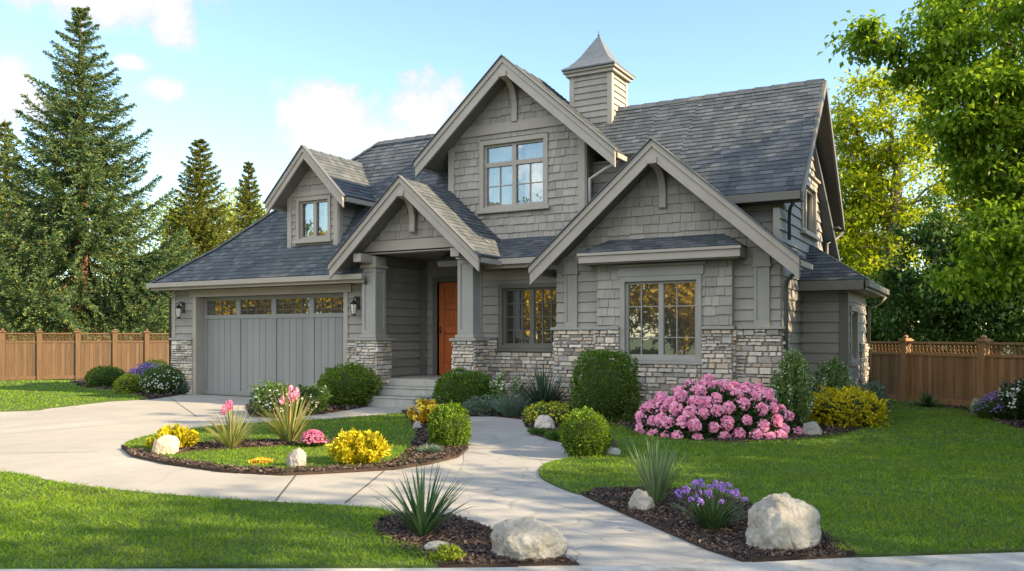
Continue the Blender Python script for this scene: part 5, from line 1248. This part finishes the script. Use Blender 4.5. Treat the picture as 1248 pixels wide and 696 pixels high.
def broad_tree(name, x, y, label, blobs, mat, seed=1, ncl=260, leaves=26000, leaf=.16, tr=.16, trunk_top=None, group=None, bark='bark', clr=.55, droop=.0, base_split=None, cat='tree'):
    """blobs: (x, y, z, rx, ry, rz, weight) regions of the crown, absolute; limbs grow from the trunk to every leaf cluster"""
    root = thing(name, label, cat, (x, y, 0), group); rr = np.random.default_rng(seed); B = np.array(blobs, float); wts = B[:, 6] / B[:, 6].sum(); C = []
    for i in rr.choice(len(B), ncl, p=wts):
        q = sph(1, rr)[0] * rr.uniform(.25, 1) ** .5; C.append(B[i, :3] + q * B[i, 3:6])
    C = np.array(C); zlow = C[:, 2].min(); top = trunk_top or (C[:, 2].mean())
    nodes = [np.array([x, y, z]) for z in np.linspace(0, top, 9)]; nodes = [p + np.array([math.sin(p[2] * .9 + seed) * .05 * tr * 6, math.cos(p[2] * .7) * .05 * tr * 6, 0]) for p in nodes]; par = [-1] + list(range(8)); kids = [0] * 9; minj = 3 if base_split is None else base_split
    order = np.argsort(np.linalg.norm(C - np.array([x, y, top]), axis=1)); paths = [[k for k in range(9)]]; clus = []
    for ci in order:
        c = C[ci]; A = np.array(nodes); dv = c - A; dist = np.linalg.norm(dv, axis=1) + np.maximum(0, A[:, 2] - c[2] + .15) * 1.5; dist[:minj] = 1e9
        j = int(np.argmin(dist)); a = nodes[j]; steps = max(2, int(np.linalg.norm(c - a) / .55)); path = [j]; mid_up = .12 * np.linalg.norm(c - a)
        for s in range(1, steps + 1):
            t = s / steps; p = a + (c - a) * t + rr.normal(size=3) * .05 * (1 if s < steps else 0); p[2] += mid_up * math.sin(t * math.pi); nodes.append(p); par.append(path[-1]); kids.append(0); path.append(len(nodes) - 1)
        paths.append(path); clus.append(path[-1])
    cnt = np.zeros(len(nodes)); 
    for c in clus: cnt[c] += 1
    for i in range(len(nodes) - 1, 8, -1): cnt[par[i]] += cnt[i]
    for i in range(8, 0, -1): cnt[par[i]] += cnt[i]
    rad = tr * np.sqrt(np.maximum(cnt, .6) / cnt[0]); g = G()
    for pi, p in enumerate(paths):
        if len(p) < 2: continue
        rs = [min(rad[k], rad[p[1]] if q == 0 and pi else 9) for q, k in enumerate(p)]
        if pi == 0: rs = [r * (1.25 if q == 0 else 1) for q, r in enumerate(rs)]
        g.tube([tuple(nodes[k]) for k in p], [max(.006, r) for r in rs], 7 if rs[0] > .04 else 4, False)
    g.build('trunk', MT[bark], root, smooth=True)
    E = np.array([nodes[c] for c in clus]); E2 = np.array([nodes[par[c]] for c in clus]); m = leaves; ci = rr.integers(0, len(E), m); f = rr.uniform(0, 1, m)[:, None] ** .6
    P = E[ci] * f + E2[ci] * (1 - f) + rr.normal(size=(m, 3)) * clr * np.array([1, 1, .6]) * (.4 + .6 * rr.random((len(E), 1)))[ci]
    dr = unit(sph(m, rr) + np.array([0, 0, -.3 - droop])); V = leafset(P, dr, leaf * rr.uniform(.6, 1.25, m), leaf * .55 * rr.uniform(.7, 1.2, m), np.tile(np.array([0, 0, 1.0]), (m, 1)), .15)
    leaf_obj('crown', V, LM[mat], root); return root

spruce(98, 34, 14.95, 5.7, 'very tall spruce behind the left fence, largest of the evergreens', 'spruce', 201, .036, 28, .17, .02, twn=.065)
spruce(244, 40, 11.0, 3.7, 'medium spruce between the tall spruce and the garage roof', 'spruce2', 202, .034, 20, .16, .03, twn=.07)
spruce(303, 50, 12.1, 2.8, 'thin pale spruce just left of the dormer, farthest of the evergreens', 'spruce2', 203, .038, 15, .17, .04, twn=.08)
spruce(6, 44, 13.0, 3.2, 'sunlit spruce half hidden behind the tall one at the left edge', 'spruce2', 204, .036, 16, .18, .03, twn=.08)
spruce(-110, 38, 11.0, 3.2, 'spruce outside the left edge of the view', 'spruce', 205, .045, 12, .18, .05, twn=.10)
def far_tree(u, d, vtop, wpx, label, mat, seed, name='broadleaf_tree', ncl=120, leaves=11000, leaf=.24, low=.12):
    x, y = at(u, d); H = zat(vtop, d); R = wpx / 2 / FPX * d; zc_ = H * (.5 + low); rz = H * (.5 - low) * .98
    return broad_tree(name, x, y, label, [(x, y, zc_, R, R, rz, 1), (x - R * .3, y, H * .4, R * .9, R * .9, H * .25, .6), (x + R * .2, y + .3, H * .72, R * .6, R * .6, H * .22, .5)], mat, seed, ncl, leaves, leaf, .018 * H, H * .55, clr=.45 * R / 2.2)
far_tree(208, 54, 238, 150, 'yellow green broadleaf tree showing between two spruces', 'ytree', 211)
far_tree(284, 54, 228, 110, 'small yellow green tree below the thin pale spruce', 'ytree', 212)
far_tree(330, 46, 262, 70, 'dark round tree rising above the garage roof edge', 'dtree', 213)
far_tree(28, 52, 235, 130, 'golden green tree behind the leftmost spruce', 'ytree', 214)
far_tree(158, 42, 330, 130, 'bushy undergrowth tree behind the left fence near the spruce trunk', 'mtree', 215, leaves=9000)
far_tree(60, 40, 345, 150, 'low yellow green tree behind the left fence posts', 'mtree', 216, leaves=9000)
far_tree(232, 44, 318, 90, 'dark leafy tree just left of the garage eave', 'dtree', 217, leaves=8000)
# right side
x, y = at(1090, 30)
broad_tree('yellow_tree', x, y, 'tall yellow leaved tree with open branches right of the house', [(x - .2, y, 9.1, 2.2, 2.0, 1.9, 1.2), (x + .5, y, 6.8, 2.2, 2.2, 1.7, 1), (x - 1.0, y, 5.0, 1.7, 1.8, 1.7, .9), (x + .3, y, 3.8, 2.0, 2, 1.2, .5), (x - 1.7, y + .4, 6.9, 1.2, 1.2, 1.8, .7)], 'ytree', 221, 300, 25000, .18, .30, 7.5, clr=.38, base_split=4)
x, y = at(1030, 34)
broad_tree('yellow_tree', x, y, 'lower yellow green tree showing at the right corner of the house', [(x, y, 4.2, 2.0, 2, 2.4, 1), (x + .6, y, 2.4, 1.8, 2, 1.2, .5)], 'mtree', 222, 140, 20000, .19, .14, 4, clr=.4)
for (u, d, vt, w, s, m, lab) in ((1142, 25, 238, 116, 231, 'dtree', 'dark leafy tree behind the right fence below the yellow tree'), (1205, 24, 262, 110, 232, 'dtree', 'dark dense tree behind the right fence post'), (1262, 23, 250, 120, 233, 'dtree', 'dark tree behind the fence at the right edge'), (1092, 27, 318, 80, 234, 'dtree', 'low dark tree behind the fence beside the side wing'), (1180, 31, 205, 110, 235, 'mtree', 'lighter green tree standing behind the dark ones on the right')):
    far_tree(u, d, vt, w, lab, m, s, leaves=14000, leaf=.15, ncl=150, low=.06)
# tree whose boughs hang into the picture from the right
def P3(u, v, d): x, y = at(u, d); return (x, y, zat(v, d))
tx, ty = at(1455, 11.0)
bl = [(*P3(1330, 60, 9.8), 2.1, 2.1, 2.0, 1.7), (*P3(1215, 40, 9.6), .95, 1.2, .9, .8), (*P3(1120, 48, 9.4), .75, .8, .42, .28), (*P3(1075, 40, 9.3), .35, .5, .25, .12), (*P3(1230, 175, 9.6), .75, 1.0, .85, .8), (*P3(1185, 120, 9.4), .5, .7, .5, .35), (*P3(1225, 300, 9.2), .55, .7, .5, .42), (*P3(1190, 345, 9.1), .30, .4, .16, .12), (*P3(1290, 230, 9.8), .9, 1.2, 1.2, .9), (tx, ty, 6.5, 2.6, 2.6, 2.2, 1.3), (*P3(1420, 200, 10.5), 1.6, 1.6, 1.4, .8)]
broad_tree('leafy_tree', tx, ty, 'broadleaf tree whose fresh green boughs hang in from the upper right', bl, 'maple', 241, 430, 62000, .088, .20, 5.6, clr=.155, droop=.6)
# neighbours' trees right of the view that shade the garden, and trees across the street that the windows reflect
for i, (X, Y, H, R) in enumerate(((9.5, 8.6, 7.2, 2.6), (11.5, 5.4, 10.4, 3.1), (8.0, 13.2, 8.5, 2.8), (14, 11.0, 8.6, 2.6), (9.6, 2.4, 8.2, 2.6), (5.2, 16.6, 9.6, 2.7))):
    broad_tree('shade_tree', X, Y, ['round green tree beyond the right edge level with the lawn', 'green tree beyond the right edge near the street', 'smaller green tree beside the right fence end', 'tall green tree far beyond the right edge', 'green tree by the street behind the viewer', 'green tree behind the right fence end'][i], [(X, Y, H * .6, R, R, H * .38, 1), (X, Y + .5, H * .35, R * .9, R * .9, H * .2, .6)], 'maple', 260 + i, 110, 24000 if i == 5 else 9000, .26, .18, H * .6, clr=.55)
for i, (X, Y, H, R) in enumerate(((-12, -8, 8, 3.2), (-20, -6, 8.2, 3.8), (-28, -5, 8, 3.6), (-36, -5, 8.6, 4.0), (-6, -13, 9, 3.4))):
    broad_tree('street_tree', X, Y, ['golden tree across the street facing the right front gable', 'tall golden tree across the street facing the entry', 'golden tree across the street facing the porch side of the garage', 'tallest golden tree across the street, opposite the garage', 'golden tree across the street behind the viewer'][i], [(X, Y, H * .6, R, R, H * .36, 1), (X, Y, H * .35, R * .9, R * .9, H * .2, .6)], 'streettree', 280 + i, 80, 8000, .30, .2, H * .6, clr=.6)
for i, (X, Y, H, R) in enumerate(((-15, -19, 10, 4.6), (-25, -18, 11, 4.6), (-35, -17, 10, 4.6), (-46, -15, 11, 5.0), (-5, -22, 10, 4.6), (-57, -10, 10, 4.8))):
    broad_tree('street_tree', X, Y, 'dark far tree across the street ' + ['behind the golden one facing the right gable', 'behind the tall golden one', 'between two golden ones opposite the garage', 'left of the tallest golden one', 'straight behind the viewer', 'last one at the left end'][i], [(X, Y, H * .55, R, R, H * .4, 1), (X, Y, H * .3, R, R, H * .25, .8)], 'dtree', 300 + i, 70, 7000, .42, .2, H * .6, clr=.9)
